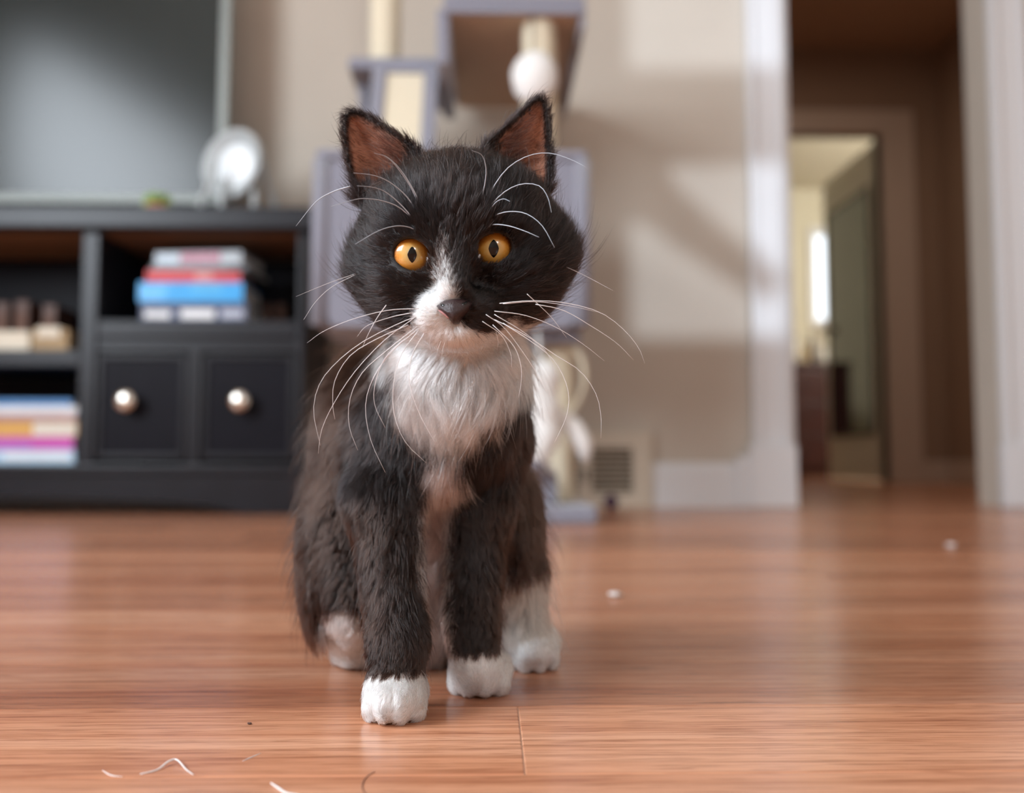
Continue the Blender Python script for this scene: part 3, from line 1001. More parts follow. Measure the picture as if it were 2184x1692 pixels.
def floor_hair(label, m, pix, r, lift):
    P_ = []
    for (px, py), l in zip(pix, lift):
        a = at(px, py, fy(py))
        P_.append(Vector((a.x, a.y, r + l)))
    pts = spline(P_, 22)
    pts = [Vector((q.x, q.y, max(q.z, r))) for q in pts]
    bm = bmesh.new()
    add_tube(bm, pts, [r * (0.35 + 0.65 * math.sin(math.pi * min(1, 0.12 + i / 24))) for i in range(22)], 6)
    return tag(finish('loose_hair', bm, m, None, True), label, 'hair', 'hairs shed on the floor')


floor_hair('long curled white hair on the boards, left of the kitten', M['hair_white'], [(300, 1630), (335, 1622), (360, 1610), (378, 1607), (398, 1622), (413, 1632)], 0.00035, [0, 0, 0.001, 0.001, 0, 0])
floor_hair('short straight white hair on the boards at the bottom edge', M['hair_white'], [(578, 1650), (595, 1661), (612, 1671), (638, 1674)], 0.0004, [0, 0, 0, 0])
floor_hair('thin white hair lying leftmost on the boards', M['hair_white'], [(219, 1621), (238, 1631), (262, 1634)], 0.00018, [0, 0, 0])
floor_hair('faint white hair between the curled hair and the paw', M['hair_white'], [(518, 1604), (540, 1595), (557, 1588)], 0.00016, [0, 0, 0])
floor_hair('dark curved hair on the boards below the front paw', M['hair_dark'], [(800, 1627), (782, 1638), (773, 1655), (778, 1670), (792, 1680)], 0.00016, [0, 0, 0, 0, 0])
for px, py, s, lab in ((2028, 1168, 0.008, 'white lint fluff on the floor near the doorway'), (1312, 1270, 0.006, 'white lint fluff on the floor right of the kitten'), (532, 1529, 0.0011, 'dark crumb on the boards left of the paw')):
    a = at(px, py, fy(py))
    bm = bmesh.new()
    bmesh.ops.create_icosphere(bm, subdivisions=2, radius=s)
    rr = random.Random(px)
    for v in bm.verts:
        v.co *= rr.uniform(0.6, 1.2)
        v.co.z *= 0.35
        v.co += Vector((a.x, a.y, s * 0.42))
    crumb = py == 1529
    tag(finish('crumb' if crumb else 'lint', bm, M['hair_dark' if crumb else 'lint'], None, True), lab, 'crumb' if crumb else 'lint')

# ------------------------------------------------------------------ the kitten
# The body is one surface: a distance field of blended limbs, turned into a mesh by surface nets.
VOX = 0.00135
LO, HI = np.array((-0.128, 0.375, -0.004)), np.array((0.070, 0.690, 0.305))
DIM = np.ceil((HI - LO) / VOX).astype(int)
AX = [LO[i] + VOX * np.arange(DIM[i]) for i in range(3)]
field = np.full(tuple(DIM), 0.05, np.float32)


def V(p):
    return np.array(p, np.float64)


def local(lo, hi):
    s = []
    for i in range(3):
        a = int(np.clip((lo[i] - LO[i]) / VOX, 0, DIM[i]))
        b = int(np.clip((hi[i] - LO[i]) / VOX + 1, 0, DIM[i]))
        s.append(slice(a, b))
    return tuple(s), AX[0][s[0]][:, None, None], AX[1][s[1]][None, :, None], AX[2][s[2]][None, None, :]


def blend(sl, d, k, carve=False):
    a = field[sl]
    if carve:
        h = np.clip(0.5 - 0.5 * (d + a) / k, 0, 1)
        field[sl] = a * (1 - h) - d * h + k * h * (1 - h)
    else:
        h = np.clip(0.5 + 0.5 * (d - a) / k, 0, 1)
        field[sl] = d * (1 - h) + a * h - k * h * (1 - h)


def limb(a, b, ra, rb, k=0.012):
    """A tapering limb from a to b."""
    a, b = V(a), V(b)
    m = max(ra, rb) + k * 2 + 0.004
    sl, X, Y, Z = local(np.minimum(a, b) - m, np.maximum(a, b) + m)
    ab = b - a
    t = np.clip(((X - a[0]) * ab[0] + (Y - a[1]) * ab[1] + (Z - a[2]) * ab[2]) / max(ab @ ab, 1e-12), 0, 1)
    d = np.sqrt((X - a[0] - t * ab[0]) ** 2 + (Y - a[1] - t * ab[1]) ** 2 + (Z - a[2] - t * ab[2]) ** 2) - (ra + (rb - ra) * t)
    blend(sl, d, k)


def egg(c, r, R=np.eye(3), k=0.012, carve=False):
    """An ellipsoid with radii r along the columns of R."""
    c, r = V(c), V(r)
    m = r.max() + k * 2 + 0.004
    sl, X, Y, Z = local(c - m, c + m)
    q = [(X - c[0]) * R[0, i] + (Y - c[1]) * R[1, i] + (Z - c[2]) * R[2, i] for i in range(3)]
    k0 = np.sqrt((q[0] / r[0]) ** 2 + (q[1] / r[1]) ** 2 + (q[2] / r[2]) ** 2)
    k1 = np.sqrt((q[0] / r[0] ** 2) ** 2 + (q[1] / r[1] ** 2) ** 2 + (q[2] / r[2] ** 2) ** 2)
    d = k0 * (k0 - 1) / np.maximum(k1, 1e-6)
    d = np.where(k0 < 1e-3, -r.min(), d)
    blend(sl, d, k, carve)


def C(px, py, Y):
    return np.array(at(px, py, Y))


# head frame: x to the cat's left (picture right), y towards the nose, z to the crown
hx = Vector((1, 0, 0)); hy = Vector((0, -1, 0))
HEAD_R = (Matrix.Rotation(math.radians(-4.0), 3, 'Y') @ Matrix.Rotation(math.radians(-4.0), 3, 'Z') @ Matrix.Rotation(math.radians(9.0), 3, 'X'))
HR = np.array(HEAD_R @ Matrix(((1, 0, 0), (0, -1, 0), (0, 0, 1))))        # columns: local axes in room space
EYE_MID = C(967, 537, 0.418)
HC = EYE_MID - HR @ V((0, 0.0335, 0.0))


def hp(x, y, z):
    return HC + HR @ V((x, y, z))


# torso, from chest to rump
limb(C(945, 900, 0.525), C(895, 1190, 0.600), 0.036, 0.052, 0.02)
egg(C(870, 1000, 0.580), (0.045, 0.050, 0.056), k=0.03)
egg(C(805, 930, 0.590), (0.027, 0.040, 0.050), k=0.03)
egg(C(900, 1300, 0.605), (0.056, 0.056, 0.036), k=0.025)
limb(hp(-0.002, -0.022, -0.020), C(965, 850, 0.518), 0.027, 0.031, 0.02)
egg(C(968, 880, 0.494), (0.0290, 0.026, 0.040), k=0.02)                       # bib of the chest
egg(C(980, 775, 0.474), (0.0265, 0.022, 0.027), k=0.016)                       # throat ruff
# shoulders and forelegs
limb(C(835, 930, 0.515), C(822, 1070, 0.492), 0.0205, 0.0185, 0.024)
limb(C(822, 1070, 0.492), C(848, 1370, 0.462), 0.0175, 0.0125, 0.010)
limb(C(848, 1370, 0.462), C(842, 1470, 0.455), 0.0125, 0.0120, 0.008)
limb(C(1040, 940, 0.525), C(1018, 1080, 0.512), 0.0190, 0.0175, 0.014)
limb(C(1018, 1080, 0.512), C(1006, 1330, 0.497), 0.0165, 0.0120, 0.010)
limb(C(1006, 1330, 0.497), C(1012, 1420, 0.490), 0.0120, 0.0120, 0.008)
# haunches and hind legs
egg(C(760, 1170, 0.570), (0.027, 0.050, 0.046), k=0.02)
egg(C(768, 1270, 0.560), (0.022, 0.044, 0.034), k=0.016)
egg(C(1062, 1150, 0.575), (0.020, 0.048, 0.044), k=0.02)
limb(C(1075, 1200, 0.565), C(1105, 1350, 0.556), 0.016, 0.013, 0.012)
limb(C(750, 1300, 0.555), C(762, 1385, 0.560), 0.016, 0.012, 0.012)


def paw(toe_px, toe_py, half_w, height, length, yaw=0.0):
    """A paw whose front touches the floor at that pixel: pad, four toes with grooves between."""
    y = 240.0 / (toe_py - 985)
    x = at(toe_px, toe_py, y).x
    c, s = math.cos(yaw), math.sin(yaw)

    def w(u, v, z):
        return (x + u * c - v * s, y + u * s + v * c, z)
    R = np.array(((c, -s, 0), (s, c, 0), (0, 0, 1)))
    egg(w(0, length * 0.56, height * 0.50), (half_w * 0.87, length * 0.52, height * 0.50), R, 0.006)
    for i, (u, v, r) in enumerate(((-0.64, 0.37, 0.80), (-0.23, 0.25, 1.0), (0.23, 0.25, 1.0), (0.64, 0.37, 0.80))):
        rr = half_w * 0.36 * r
        egg(w(u * half_w * 0.92, length * v, height * 0.40 * r), (rr, rr * 1.45, height * 0.42 * r), R, 0.0022)


paw(834, 1541, 0.0170, 0.0225, 0.040, 0.0)
paw(1011, 1485, 0.0185, 0.0232, 0.042, -0.15)
paw(1130, 1437, 0.0174, 0.0245, 0.060, -0.12)
paw(762, 1424, 0.0172, 0.0225, 0.060, 0.18)
# skull, cheeks, muzzle
egg(hp(0, -0.004, 0.004), (0.0445, 0.046, 0.0405), HR, 0.012)
egg(hp(0, 0.008, 0.016), (0.034, 0.030, 0.022), HR, 0.012)
for s in (-1, 1):
    egg(hp(s * 0.0288, -0.002, 0.001), (0.0165, 0.024, 0.0165), HR, 0.008)
    egg(hp(s * 0.0242, 0.004, -0.008), (0.0200, 0.026, 0.021), HR, 0.012)
    egg(hp(s * 0.0190, 0.010, -0.021), (0.0170, 0.022, 0.014), HR, 0.010)
    egg(hp(s * 0.0185, 0.026, 0.0085), (0.012, 0.0085, 0.0055), HR, 0.008)     # brow
    egg(hp(s * 0.022, 0.025, -0.0115), (0.012, 0.010, 0.0065), HR, 0.008)      # below the eye
    egg(hp(s * 0.0085, 0.0385, -0.0265), (0.0112, 0.0105, 0.0085), HR, 0.0035)  # whisker pads
limb(hp(0, 0.030, 0.008), hp(0, 0.0475, -0.0165), 0.0095, 0.0060, 0.008)         # bridge of the nose
egg(hp(0, 0.0360, -0.0352), (0.0125, 0.0110, 0.0068), HR, 0.003)                # chin
egg(hp(0, 0.0195, -0.030), (0.021, 0.0235, 0.0135), HR, 0.010)                     # jaw
EYE_C = {-1: None, 1: None}
EYE_R = 0.0098
for s, (ex, ey) in ((-1, (879, 544)), (1, (1053, 531))):
    tgt = C(ex, ey, 0.4185)
    EYE_C[s] = tgt
# eye centres lie one radius behind the visible surface
VIEW = {s: (EYE_C[s] - V((0, 0, H0))) / np.linalg.norm(EYE_C[s] - V((0, 0, H0))) for s in (-1, 1)}
for s in (-1, 1):
    EYE_C[s] = EYE_C[s] + VIEW[s] * EYE_R * 0.80
    # lids: a slanted almond opening carved down to the eyeball
    cr, sr = math.cos(math.radians(20 * s)), math.sin(math.radians(20 * s))
    R = HR @ np.array(((cr, 0, -sr), (0, 1, 0), (sr, 0, cr)))
    egg(EYE_C[s] - VIEW[s] * 0.0080 - HR[:, 0] * s * 0.0009, (0.0092, 0.0135, 0.0071), R, 0.0014, carve=True)
# mouth line and the dip between the pads
egg(hp(0, 0.0505, -0.0305), (0.0010, 0.0060, 0.0052), HR, 0.0025, carve=True)


# ears: cupped shells
def poly_dist(P, U, W):
    """Signed distance (inside negative) of the grid points to the outline P."""
    d = np.full(U.shape, 1e9)
    inside = np.zeros(U.shape, bool)
    n = len(P)
    for i in range(n):
        (ax, az), (bx_, bz_) = P[i], P[(i + 1) % n]
        ex, ez = bx_ - ax, bz_ - az
        t = np.clip(((U - ax) * ex + (W - az) * ez) / (ex * ex + ez * ez), 0, 1)
        d = np.minimum(d, (U - ax - t * ex) ** 2 + (W - az - t * ez) ** 2)
        c = ((az <= W) & (bz_ > W)) | ((bz_ <= W) & (az > W))
        xx = ax + (W - az) / np.where(ez == 0, 1e-12, ez) * ex
        inside ^= c & (U < xx)
    d = np.sqrt(d)
    return np.where(inside, -d, d)


EARS = []
for pix, tilt_x in (([(768, 418), (748, 372), (737, 310), (735, 272), (741, 250), (759, 244), (786, 254), (822, 278), (860, 304), (896, 340), (908, 400), (880, 450), (800, 460)], -1),
                    ([(1173, 402), (1172, 330), (1168, 258), (1162, 228), (1150, 217), (1132, 224), (1102, 256), (1068, 290), (1034, 326), (1030, 400), (1090, 440), (1150, 430)], 1)):
    EY = 0.452
    P3 = [at(px, py, EY) for px, py in pix]
    P2 = [(p.x, p.z) for p in P3]
    # soften the outline
    P2 = [(p.x, p.y) for p in [Vector((q.x, q.y)) for q in spline([Vector((a, b, 0)) for a, b in P2 + P2[:1]], 60)[:-1]]]
    xs, zs = [p[0] for p in P2], [p[1] for p in P2]
    sl, X, Y, Z = local((min(xs) - 0.006, EY - 0.03, min(zs) - 0.006), (max(xs) + 0.006, EY + 0.03, max(zs) + 0.006))
    U, W = np.broadcast_arrays(X[:, 0, :], Z[:, 0, :])
    d2 = poly_dist(P2, U, W)
    cup = EY - 0.004 + 0.019 * (1 - np.exp(-np.maximum(-d2, 0) / 0.011)) + tilt_x * 0.22 * (U - (xs[0] + xs[7]) / 2)
    wv = np.abs(Y - cup[:, None, :]) - 0.0007
    dd = np.sqrt(np.maximum(d2[:, None, :] + 0.0012, 0) ** 2 + np.maximum(wv, 0) ** 2) + np.minimum(np.maximum(d2[:, None, :] + 0.0012, wv), 0) - 0.0013
    blend(sl, dd * 0.85, 0.0045)
    EARS.append((P2, EY, tilt_x))

# never below the floor
sl, X, Y, Z = local(LO, HI)
field[...] = np.maximum(field, (0.0004 - Z))


def surface_nets(f):
    nx, ny, nz = f.shape
    s = f < 0
    c = [(0, 0, 0), (1, 0, 0), (0, 1, 0), (1, 1, 0), (0, 0, 1), (1, 0, 1), (0, 1, 1), (1, 1, 1)]
    cnt = np.zeros((nx - 1, ny - 1, nz - 1), np.int8)
    for dx, dy, dz_ in c:
        cnt += s[dx:nx - 1 + dx, dy:ny - 1 + dy, dz_:nz - 1 + dz_]
    I = np.argwhere((cnt > 0) & (cnt < 8))
    idx = np.full(cnt.shape, -1, np.int32)
    idx[I[:, 0], I[:, 1], I[:, 2]] = np.arange(len(I))
    acc = np.zeros((len(I), 3))
    num = np.zeros(len(I))
    vals = [f[I[:, 0] + d[0], I[:, 1] + d[1], I[:, 2] + d[2]] for d in c]
    for i in range(8):
        for j in range(i + 1, 8):
            di = np.array(c[j]) - np.array(c[i])
            if np.abs(di).sum() != 1:
                continue
            a, b = vals[i], vals[j]
            x = (a < 0) != (b < 0)
            t = np.where(x, a / np.where(a == b, 1, a - b), 0)
            for k in range(3):
                acc[:, k] += np.where(x, c[i][k] + di[k] * t, 0)
            num += x
    P = I + acc / num[:, None]
    quads = []
    for ax in range(3):
        o1, o2 = (ax + 1) % 3, (ax + 2) % 3
        sh = [slice(1, -1)] * 3
        sh[ax] = slice(0, -1)
        sh2 = list(sh)
        sh2[ax] = slice(1, None)
        a, b = s[tuple(sh)], s[tuple(sh2)]
        E_ = np.argwhere(a != b)
        flip = a[E_[:, 0], E_[:, 1], E_[:, 2]]
        base_ = E_ + np.array([0 if i == ax else 1 for i in range(3)])
        q = []
        for u, v in ((-1, -1), (0, -1), (0, 0), (-1, 0)):
            d = np.zeros(3, int)
            d[o1], d[o2] = u, v
            r = base_ + d
            q.append(idx[r[:, 0], r[:, 1], r[:, 2]])
        q = np.stack(q, 1)
        q[~flip] = q[~flip][:, ::-1]
        quads.append(q)
    Q = np.concatenate(quads)
    return P, Q[(Q >= 0).all(1)]


Pv, Q = surface_nets(field)
Pv = LO + Pv * VOX
# keep the largest connected piece is not needed: everything blends into one body; relax once
acc = np.zeros_like(Pv); num = np.zeros(len(Pv))
for a, b in ((0, 1), (1, 2), (2, 3), (3, 0)):
    np.add.at(acc, Q[:, a], Pv[Q[:, b]]); np.add.at(num, Q[:, a], 1)
    np.add.at(acc, Q[:, b], Pv[Q[:, a]]); np.add.at(num, Q[:, b], 1)
Pv = Pv * 0.5 + 0.5 * acc / np.maximum(num, 1)[:, None]
T1 = np.cross(Pv[Q[:, 2]] - Pv[Q[:, 0]], Pv[Q[:, 3]] - Pv[Q[:, 1]])
QA = 0.5 * np.linalg.norm(T1, axis=1)
Nv = np.zeros_like(Pv)
for i in range(4):
    np.add.at(Nv, Q[:, i], T1)
Nv /= np.maximum(np.linalg.norm(Nv, axis=1), 1e-12)[:, None]


# ---- coat: which hair grows where
def in_poly(P, xy, soft):
    """1 inside the outline, 0 outside, eased over soft pixels."""
    d = poly_dist([V(p) for p in P], xy[:, 0], xy[:, 1])
    return np.clip(0.5 - d / (2 * soft), 0, 1)


def wob(P, f, ph):
    return (np.sin(P[:, 0] * f + ph) * np.sin(P[:, 1] * f * 0.9 + 1.7 * ph) + np.sin(P[:, 2] * f * 1.1 + 2.3 * ph) * np.sin(P[:, 0] * f * 0.7 + ph * 3.1)) * 0.5


MUZZLE = [(936, 600), (955, 598), (972, 635), (958, 655), (972, 682), (990, 700), (1030, 712), (1075, 706), (1060, 726), (1000, 742), (930, 735), (893, 705), (884, 668), (900, 632)]
BLAZE = [(936, 512), (948, 508), (958, 560), (975, 610), (978, 650), (958, 652), (930, 625), (922, 590), (932, 555)]
BIB = [(836, 745), (870, 700), (960, 690), (1080, 690), (1150, 700), (1122, 770), (1085, 835), (1048, 880), (1000, 915), (960, 930), (925, 925), (872, 880), (842, 815), (862, 780)]
BELLY = [(925, 930), (985, 930), (978, 1030), (960, 1110), (965, 1420), (885, 1420), (890, 1100)]
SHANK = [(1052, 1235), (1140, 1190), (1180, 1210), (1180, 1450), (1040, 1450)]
HINDL = [(690, 1310), (740, 1290), (800, 1340), (800, 1440), (690, 1440)]


def coat(P, N):
    """White share, pink share, brown share, inner-ear share, head share, leg share, eye-rim share at the points P."""
    px = proj(P)
    front = N[:, 1] < 0.35
    h = (P - HC) @ HR
    head = np.clip((0.058 - np.sqrt((h[:, 0] / 1.1) ** 2 + (h[:, 1] / np.where(h[:, 1] > 0, 1.35, 1.0)) ** 2 + (h[:, 2] / 1.05) ** 2)) / 0.008, 0, 1)
    ear_in = np.zeros(len(P)); ear = np.zeros(len(P)); rim = np.zeros(len(P))
    for P2, EY, tx in EARS:
        d = poly_dist(P2, P[:, 0], P[:, 2])
        near = (np.abs(P[:, 1] - EY - 0.004) < 0.022) & (P[:, 2] > at(900, 430, EY).z)
        ear = np.maximum(ear, np.where(near, np.clip(0.5 - d / 0.002, 0, 1), 0))
        ear_in = np.maximum(ear_in, np.where(near & (N[:, 1] < -0.1), np.clip((-d - 0.0014) / 0.002, 0, 1), 0))
    up = np.clip((P[:, 2] - at(960, 318, 0.45).z) / 0.003 + (np.abs(px[:, 0] - 965) - 95) / 30.0, 0, 1)
    ear_in *= np.clip((np.abs(px[:, 0] - 965) - 88) / 26.0, 0, 1)
    face = front & (P[:, 1] < 0.462)
    white = np.zeros(len(P))
    white = np.maximum(white, np.where(face, in_poly(MUZZLE, px, 5), 0))
    white = np.maximum(white, np.where(face, 0.56 * in_poly(BLAZE, px, 7), 0))
    chin = (h[:, 2] < -0.0275) & (h[:, 1] > 0.004) & (np.abs(h[:, 0]) < 0.024) & (P[:, 1] < 0.470)
    dark_lip = in_poly([(985, 655), (1010, 640), (1090, 650), (1085, 690), (1055, 706), (1010, 706), (985, 690)], px, 3) * (h[:, 1] > 0.030)
    white = np.maximum(white, np.where(chin & (h[:, 2] < -0.031), 1, 0))
    white *= 1 - np.where(face, dark_lip, 0)
    white = np.maximum(white, np.where(front & (P[:, 1] > 0.436) & (P[:, 1] < 0.512 + 0.006 * wob(P, 300, 0.7)) & (h[:, 2] < -0.024), in_poly(BIB, px, 12), 0))
    belly = np.where(front & (P[:, 1] > 0.465), in_poly(BELLY, px, 12), 0)
    white = np.maximum(white, belly)
    white = np.maximum(white, np.where(P[:, 1] > 0.505, in_poly(SHANK, px, 12), 0))
    white = np.maximum(white, np.where(P[:, 1] > 0.505, in_poly(HINDL, px, 14), 0))
    foot = np.maximum(np.clip((0.0222 - P[:, 2]) / 0.0012, 0, 1) * (P[:, 1] < 0.50) * (P[:, 0] < -0.025), np.clip((0.0245 - P[:, 2]) / 0.0012, 0, 1) * (P[:, 1] < 0.53) * (P[:, 0] > -0.03))
    foot = np.maximum(foot, np.clip((0.028 - P[:, 2]) / 0.004, 0, 1) * (P[:, 1] > 0.50) * (np.abs(P[:, 0] + 0.03) > 0.018))
    white = np.maximum(white, foot)
    pink = belly
    body = np.clip((P[:, 1] - 0.485) / 0.05, 0, 1) * (1 - head)
    legs = (1 - head) * (P[:, 1] < 0.53) * (P[:, 2] < 0.115) * (1 - np.clip((P[:, 2] - 0.10) / 0.015, 0, 1))
    eye = np.full(len(P), 1.0)
    for s in (-1, 1):
        eye = np.minimum(eye, np.linalg.norm(P - (EYE_C[s] - VIEW[s] * 0.006), axis=1))
    return dict(px=px, h=h, head=head, ear=ear, ear_in=ear_in, white=np.clip(white, 0, 1), pink=pink, body=body, legs=legs, foot=foot, eye=eye, front=front, belly=belly)


BLACK, BROWN, WHITE, PINKW, SKIN = V((0.0040, 0.0028, 0.0030)), V((0.022, 0.0105, 0.0068)), V((0.73, 0.72, 0.71)), V((0.44, 0.33, 0.30)), V((0.39, 0.17, 0.10))


def base_colour(k, P, noise=0.0):
    w = k['white'][:, None]
    brown = np.clip(0.10 + 0.75 * k['body'] + 0.45 * k['legs'] * (1 - k['body']) + 0.35 * wob(P, 130, 0.4) + noise, 0, 1)[:, None]
    c = BLACK * (1 - brown) + BROWN * brown
    wc = WHITE * (1 - k['pink'][:, None]) + PINKW * k['pink'][:, None]
    return c * (1 - w) + wc * w


# the skin
kv = coat(Pv, Nv)
skin_col = base_colour(kv, Pv) * 0.75
ei = np.clip(kv['ear_in'], 0, 1)[:, None]
skin_col = skin_col * (1 - ei) + SKIN * (0.85 + 0.3 * wob(Pv, 260, 1.0))[:, None] * ei
rim = np.clip((0.0098 - kv['eye']) / 0.0012, 0, 1)[:, None]
skin_col = skin_col * (1 - rim) + V((0.006, 0.004, 0.004)) * rim
me = bpy.data.meshes.new('kitten_body')
base_pt = Vector((-0.02, 0.50, 0.0))
me.from_pydata([], [], [])
me.vertices.add(len(Pv))
me.vertices.foreach_set('co', (Pv - np.array(base_pt)).astype(np.float32).ravel())
me.loops.add(len(Q) * 4)
me.loops.foreach_set('vertex_index', Q.astype(np.int32).ravel())
me.polygons.add(len(Q))
me.polygons.foreach_set('loop_start', np.arange(0, len(Q) * 4, 4, dtype=np.int32))
me.polygons.foreach_set('use_smooth', np.ones(len(Q), bool))
me.update(calc_edges=True)
ca = me.color_attributes.new('coat', 'FLOAT_COLOR', 'POINT')
ca.data.foreach_set('color', np.concatenate([skin_col, np.ones((len(Pv), 1))], 1).astype(np.float32).ravel())
m, nt, b = new_mat('kitten_skin')
at_n = nt.nodes.new('ShaderNodeAttribute'); at_n.attribute_name = 'coat'
nt.links.new(at_n.outputs['Color'], b.inputs['Base Color'])
b.inputs['Roughness'].default_value = 0.7
b.inputs['Subsurface Weight'].default_value = 0.08
b.inputs['Subsurface Radius'].default_value = (0.004, 0.0015, 0.001)
M['kitten_skin'] = m
kitten = thing('kitten', 'sitting black and white kitten with amber eyes and white paws on the wooden floor', 'cat', base_pt)
ob = bpy.data.objects.new('body', me)
col.objects.link(ob)
ob.parent = kitten
LOC['body'] = base_pt
me.materials.append(m)

# ---- eyes: ball, iris, slit pupil, inner corner
def iris_mat():
    m, nt, b = new_mat('iris')
    N, L = nt.nodes.new, nt.links.new
    tc = N('ShaderNodeTexCoord')
    sep = N('ShaderNodeSeparateXYZ'); L(tc.outputs['Object'], sep.inputs[0])
    cx = N('ShaderNodeCombineXYZ'); L(sep.outputs[0], cx.inputs[0]); L(sep.outputs[1], cx.inputs[1])
    ln = N('ShaderNodeVectorMath'); ln.operation = 'LENGTH'; L(cx.outputs[0], ln.inputs[0])
    mr_ = N('ShaderNodeMapRange'); mr_.inputs['From Min'].default_value = 0.0015; mr_.inputs['From Max'].default_value = 0.0088
    L(ln.outputs['Value'], mr_.inputs[0])
    nz = N('ShaderNodeTexNoise'); nz.inputs['Scale'].default_value = 1100; nz.inputs['Detail'].default_value = 3
    L(tc.outputs['Object'], nz.inputs['Vector'])
    ad = N('ShaderNodeMath'); ad.operation = 'MULTIPLY_ADD'; L(nz.outputs[0], ad.inputs[0]); ad.inputs[1].default_value = 0.34; L(mr_.outputs[0], ad.inputs[2])
    r = N('ShaderNodeValToRGB'); L(ad.outputs[0], r.inputs[0])
    e = r.color_ramp.elements
    e[0].position, e[0].color = 0.10, (0.50, 0.38, 0.17, 1)
    e[1].position, e[1].color = 1.15, (0.30, 0.10, 0.014, 1)
    for p_, c_ in ((0.42, (0.66, 0.43, 0.14)), (0.68, (0.70, 0.34, 0.055)), (0.95, (0.56, 0.20, 0.022))):
        q = e.new(min(p_, 1)); q.color = (*c_, 1)
    L(r.outputs[0], b.inputs['Base Color'])
    b.inputs['Roughness'].default_value = 0.35
    b.inputs['Coat Weight'].default_value = 1.0
    b.inputs['Coat Roughness'].default_value = 0.02
    b.inputs['Coat IOR'].default_value = 1.42
    return m


M['iris'] = iris_mat()
M['pupil'] = mat('pupil', (0.002, 0.002, 0.0025), 0.04, spec=0.3, coat=0.3, noise=0.1)
M['eyeball'] = mat('eyeball', (0.022, 0.014, 0.013), 0.12, spec=0.5, noise=0.1)
M['tear_corner'] = mat('tear_corner', (0.62, 0.60, 0.60), 0.12, noise=0.1)
for s in (-1, 1):
    bm = bmesh.new()
    bmesh.ops.create_uvsphere(bm, u_segments=32, v_segments=20, radius=EYE_R - 0.0002)
    bmesh.ops.translate(bm, verts=bm.verts, vec=Vector(EYE_C[s]))
    eb = finish('eye', bm, M['eyeball'], kitten, True)
    # caps look along the gaze
    gaze = (Vector((0.0, 0.0, H0 + 0.005)) - Vector(EYE_C[s])).normalized()
    q = (gaze.to_track_quat('Z', 'Y')).to_matrix().to_4x4()

    def cap(name, m, rad, rim_f, flat=None):
        bm = bmesh.new()
        rings = []
        n = 48
        c0 = bm.verts.new((0, 0, rad))
        for k in range(1, 13):
            ring = []
            for i in range(n):
                a = 2 * math.pi * i / n
                rr = rim_f(a) * k / 12
                ring.append(bm.verts.new((rr * math.cos(a), rr * math.sin(a), math.sqrt(max(rad * rad - rr * rr, 0)))))
            rings.append(ring)
        for i in range(n):
            bm.faces.new((c0, rings[0][i], rings[0][(i + 1) % n]))
        for A, B in zip(rings, rings[1:]):
            for i in range(n):
                bm.faces.new((A[i], B[i], B[(i + 1) % n], A[(i + 1) % n]))
        # thickness: a skirt down to the eyeball
        skirt = [bm.verts.new(v.co * 0.96) for v in rings[-1]]
        for i in range(n):
            bm.faces.new((rings[-1][i], skirt[i], skirt[(i + 1) % n], rings[-1][(i + 1) % n]))
        me = bpy.data.meshes.new(name)
        bm.to_mesh(me); bm.free()
        o = bpy.data.objects.new(name, me)
        col.objects.link(o)
        me.materials.append(m)
        me.polygons.foreach_set('use_smooth', [True] * len(me.polygons))
        o.parent = eb
        # the eyeball object sits at the kitten's base point, so the cap is placed relative to it
        o.matrix_local = Matrix.Translation(Vector(EYE_C[s]) - base_pt) @ q
        return o
    cap('iris', M['iris'], EYE_R + 0.0001, lambda a: 0.0084)
    wv = (0.0021, 0.0036) if s < 0 else (0.0023, 0.0040)
    cap('pupil', M['pupil'], EYE_R + 0.00022, lambda a, w=wv: 1.0 / ((abs(math.cos(a)) / w[0]) ** 1.45 + (abs(math.sin(a)) / w[1]) ** 1.45) ** (1 / 1.45))
    # pale inner corner
    c = Vector(C(*((914, 556) if s < 0 else (1021, 549)), 0.4165))
    bm = bmesh.new()
    bmesh.ops.create_uvsphere(bm, u_segments=12, v_segments=8, radius=1)
    for v in bm.verts:
        v.co = c + Vector((v.co.x * 0.0008 + v.co.z * 0.0005 * s, v.co.y * 0.0015, v.co.z * 0.0015))
    finish('inner_corner', bm, M['tear_corner'], eb, True, label='pale inner corner of the eye')

# ---- nose pad
M['nose'] = mat('nose_leather', (0.028, 0.013, 0.014), 0.36, noise=0.25, scale=1500, bump=0.25)
M['nose_pink'] = mat('pink_lip', (0.36, 0.15, 0.14), 0.5, noise=0.1)
bm = bmesh.new()
ring = []
prof = [(-0.0072, 0.0036), (-0.0040, 0.0060), (0.0, 0.0066), (0.0040, 0.0060), (0.0072, 0.0036), (0.0060, 0.0004), (0.0030, -0.0026), (0.0009, -0.0056), (-0.0009, -0.0056), (-0.0030, -0.0026), (-0.0060, 0.0004)]
nc = (0.0, 0.0543, -0.0272)
layers = []
for f, fw in ((1.12, -0.0080), (1.08, -0.0040), (0.95, -0.0010), (0.66, 0.0014), (0.28, 0.0026)):
    layers.append([bm.verts.new(Vector(hp(nc[0] + u * f, nc[1] + fw - 0.10 * abs(u) - max(0, w) * 0.12, nc[2] + w * f))) for u, w in [(a_ * 1.0, b_ * 0.86) for a_, b_ in prof]])
for A, B in zip(layers, layers[1:]):
    for i in range(len(prof)):
        j = (i + 1) % len(prof)
        bm.faces.new((A[i], A[j], B[j], B[i]))
bm.faces.new(layers[-1])
bm.faces.new(layers[0][::-1])
bmesh.ops.subdivide_edges(bm, edges=bm.edges[:], cuts=1, use_grid_fill=True, smooth=0.6)
nose = finish('nose', bm, M['nose'], kitten, True)
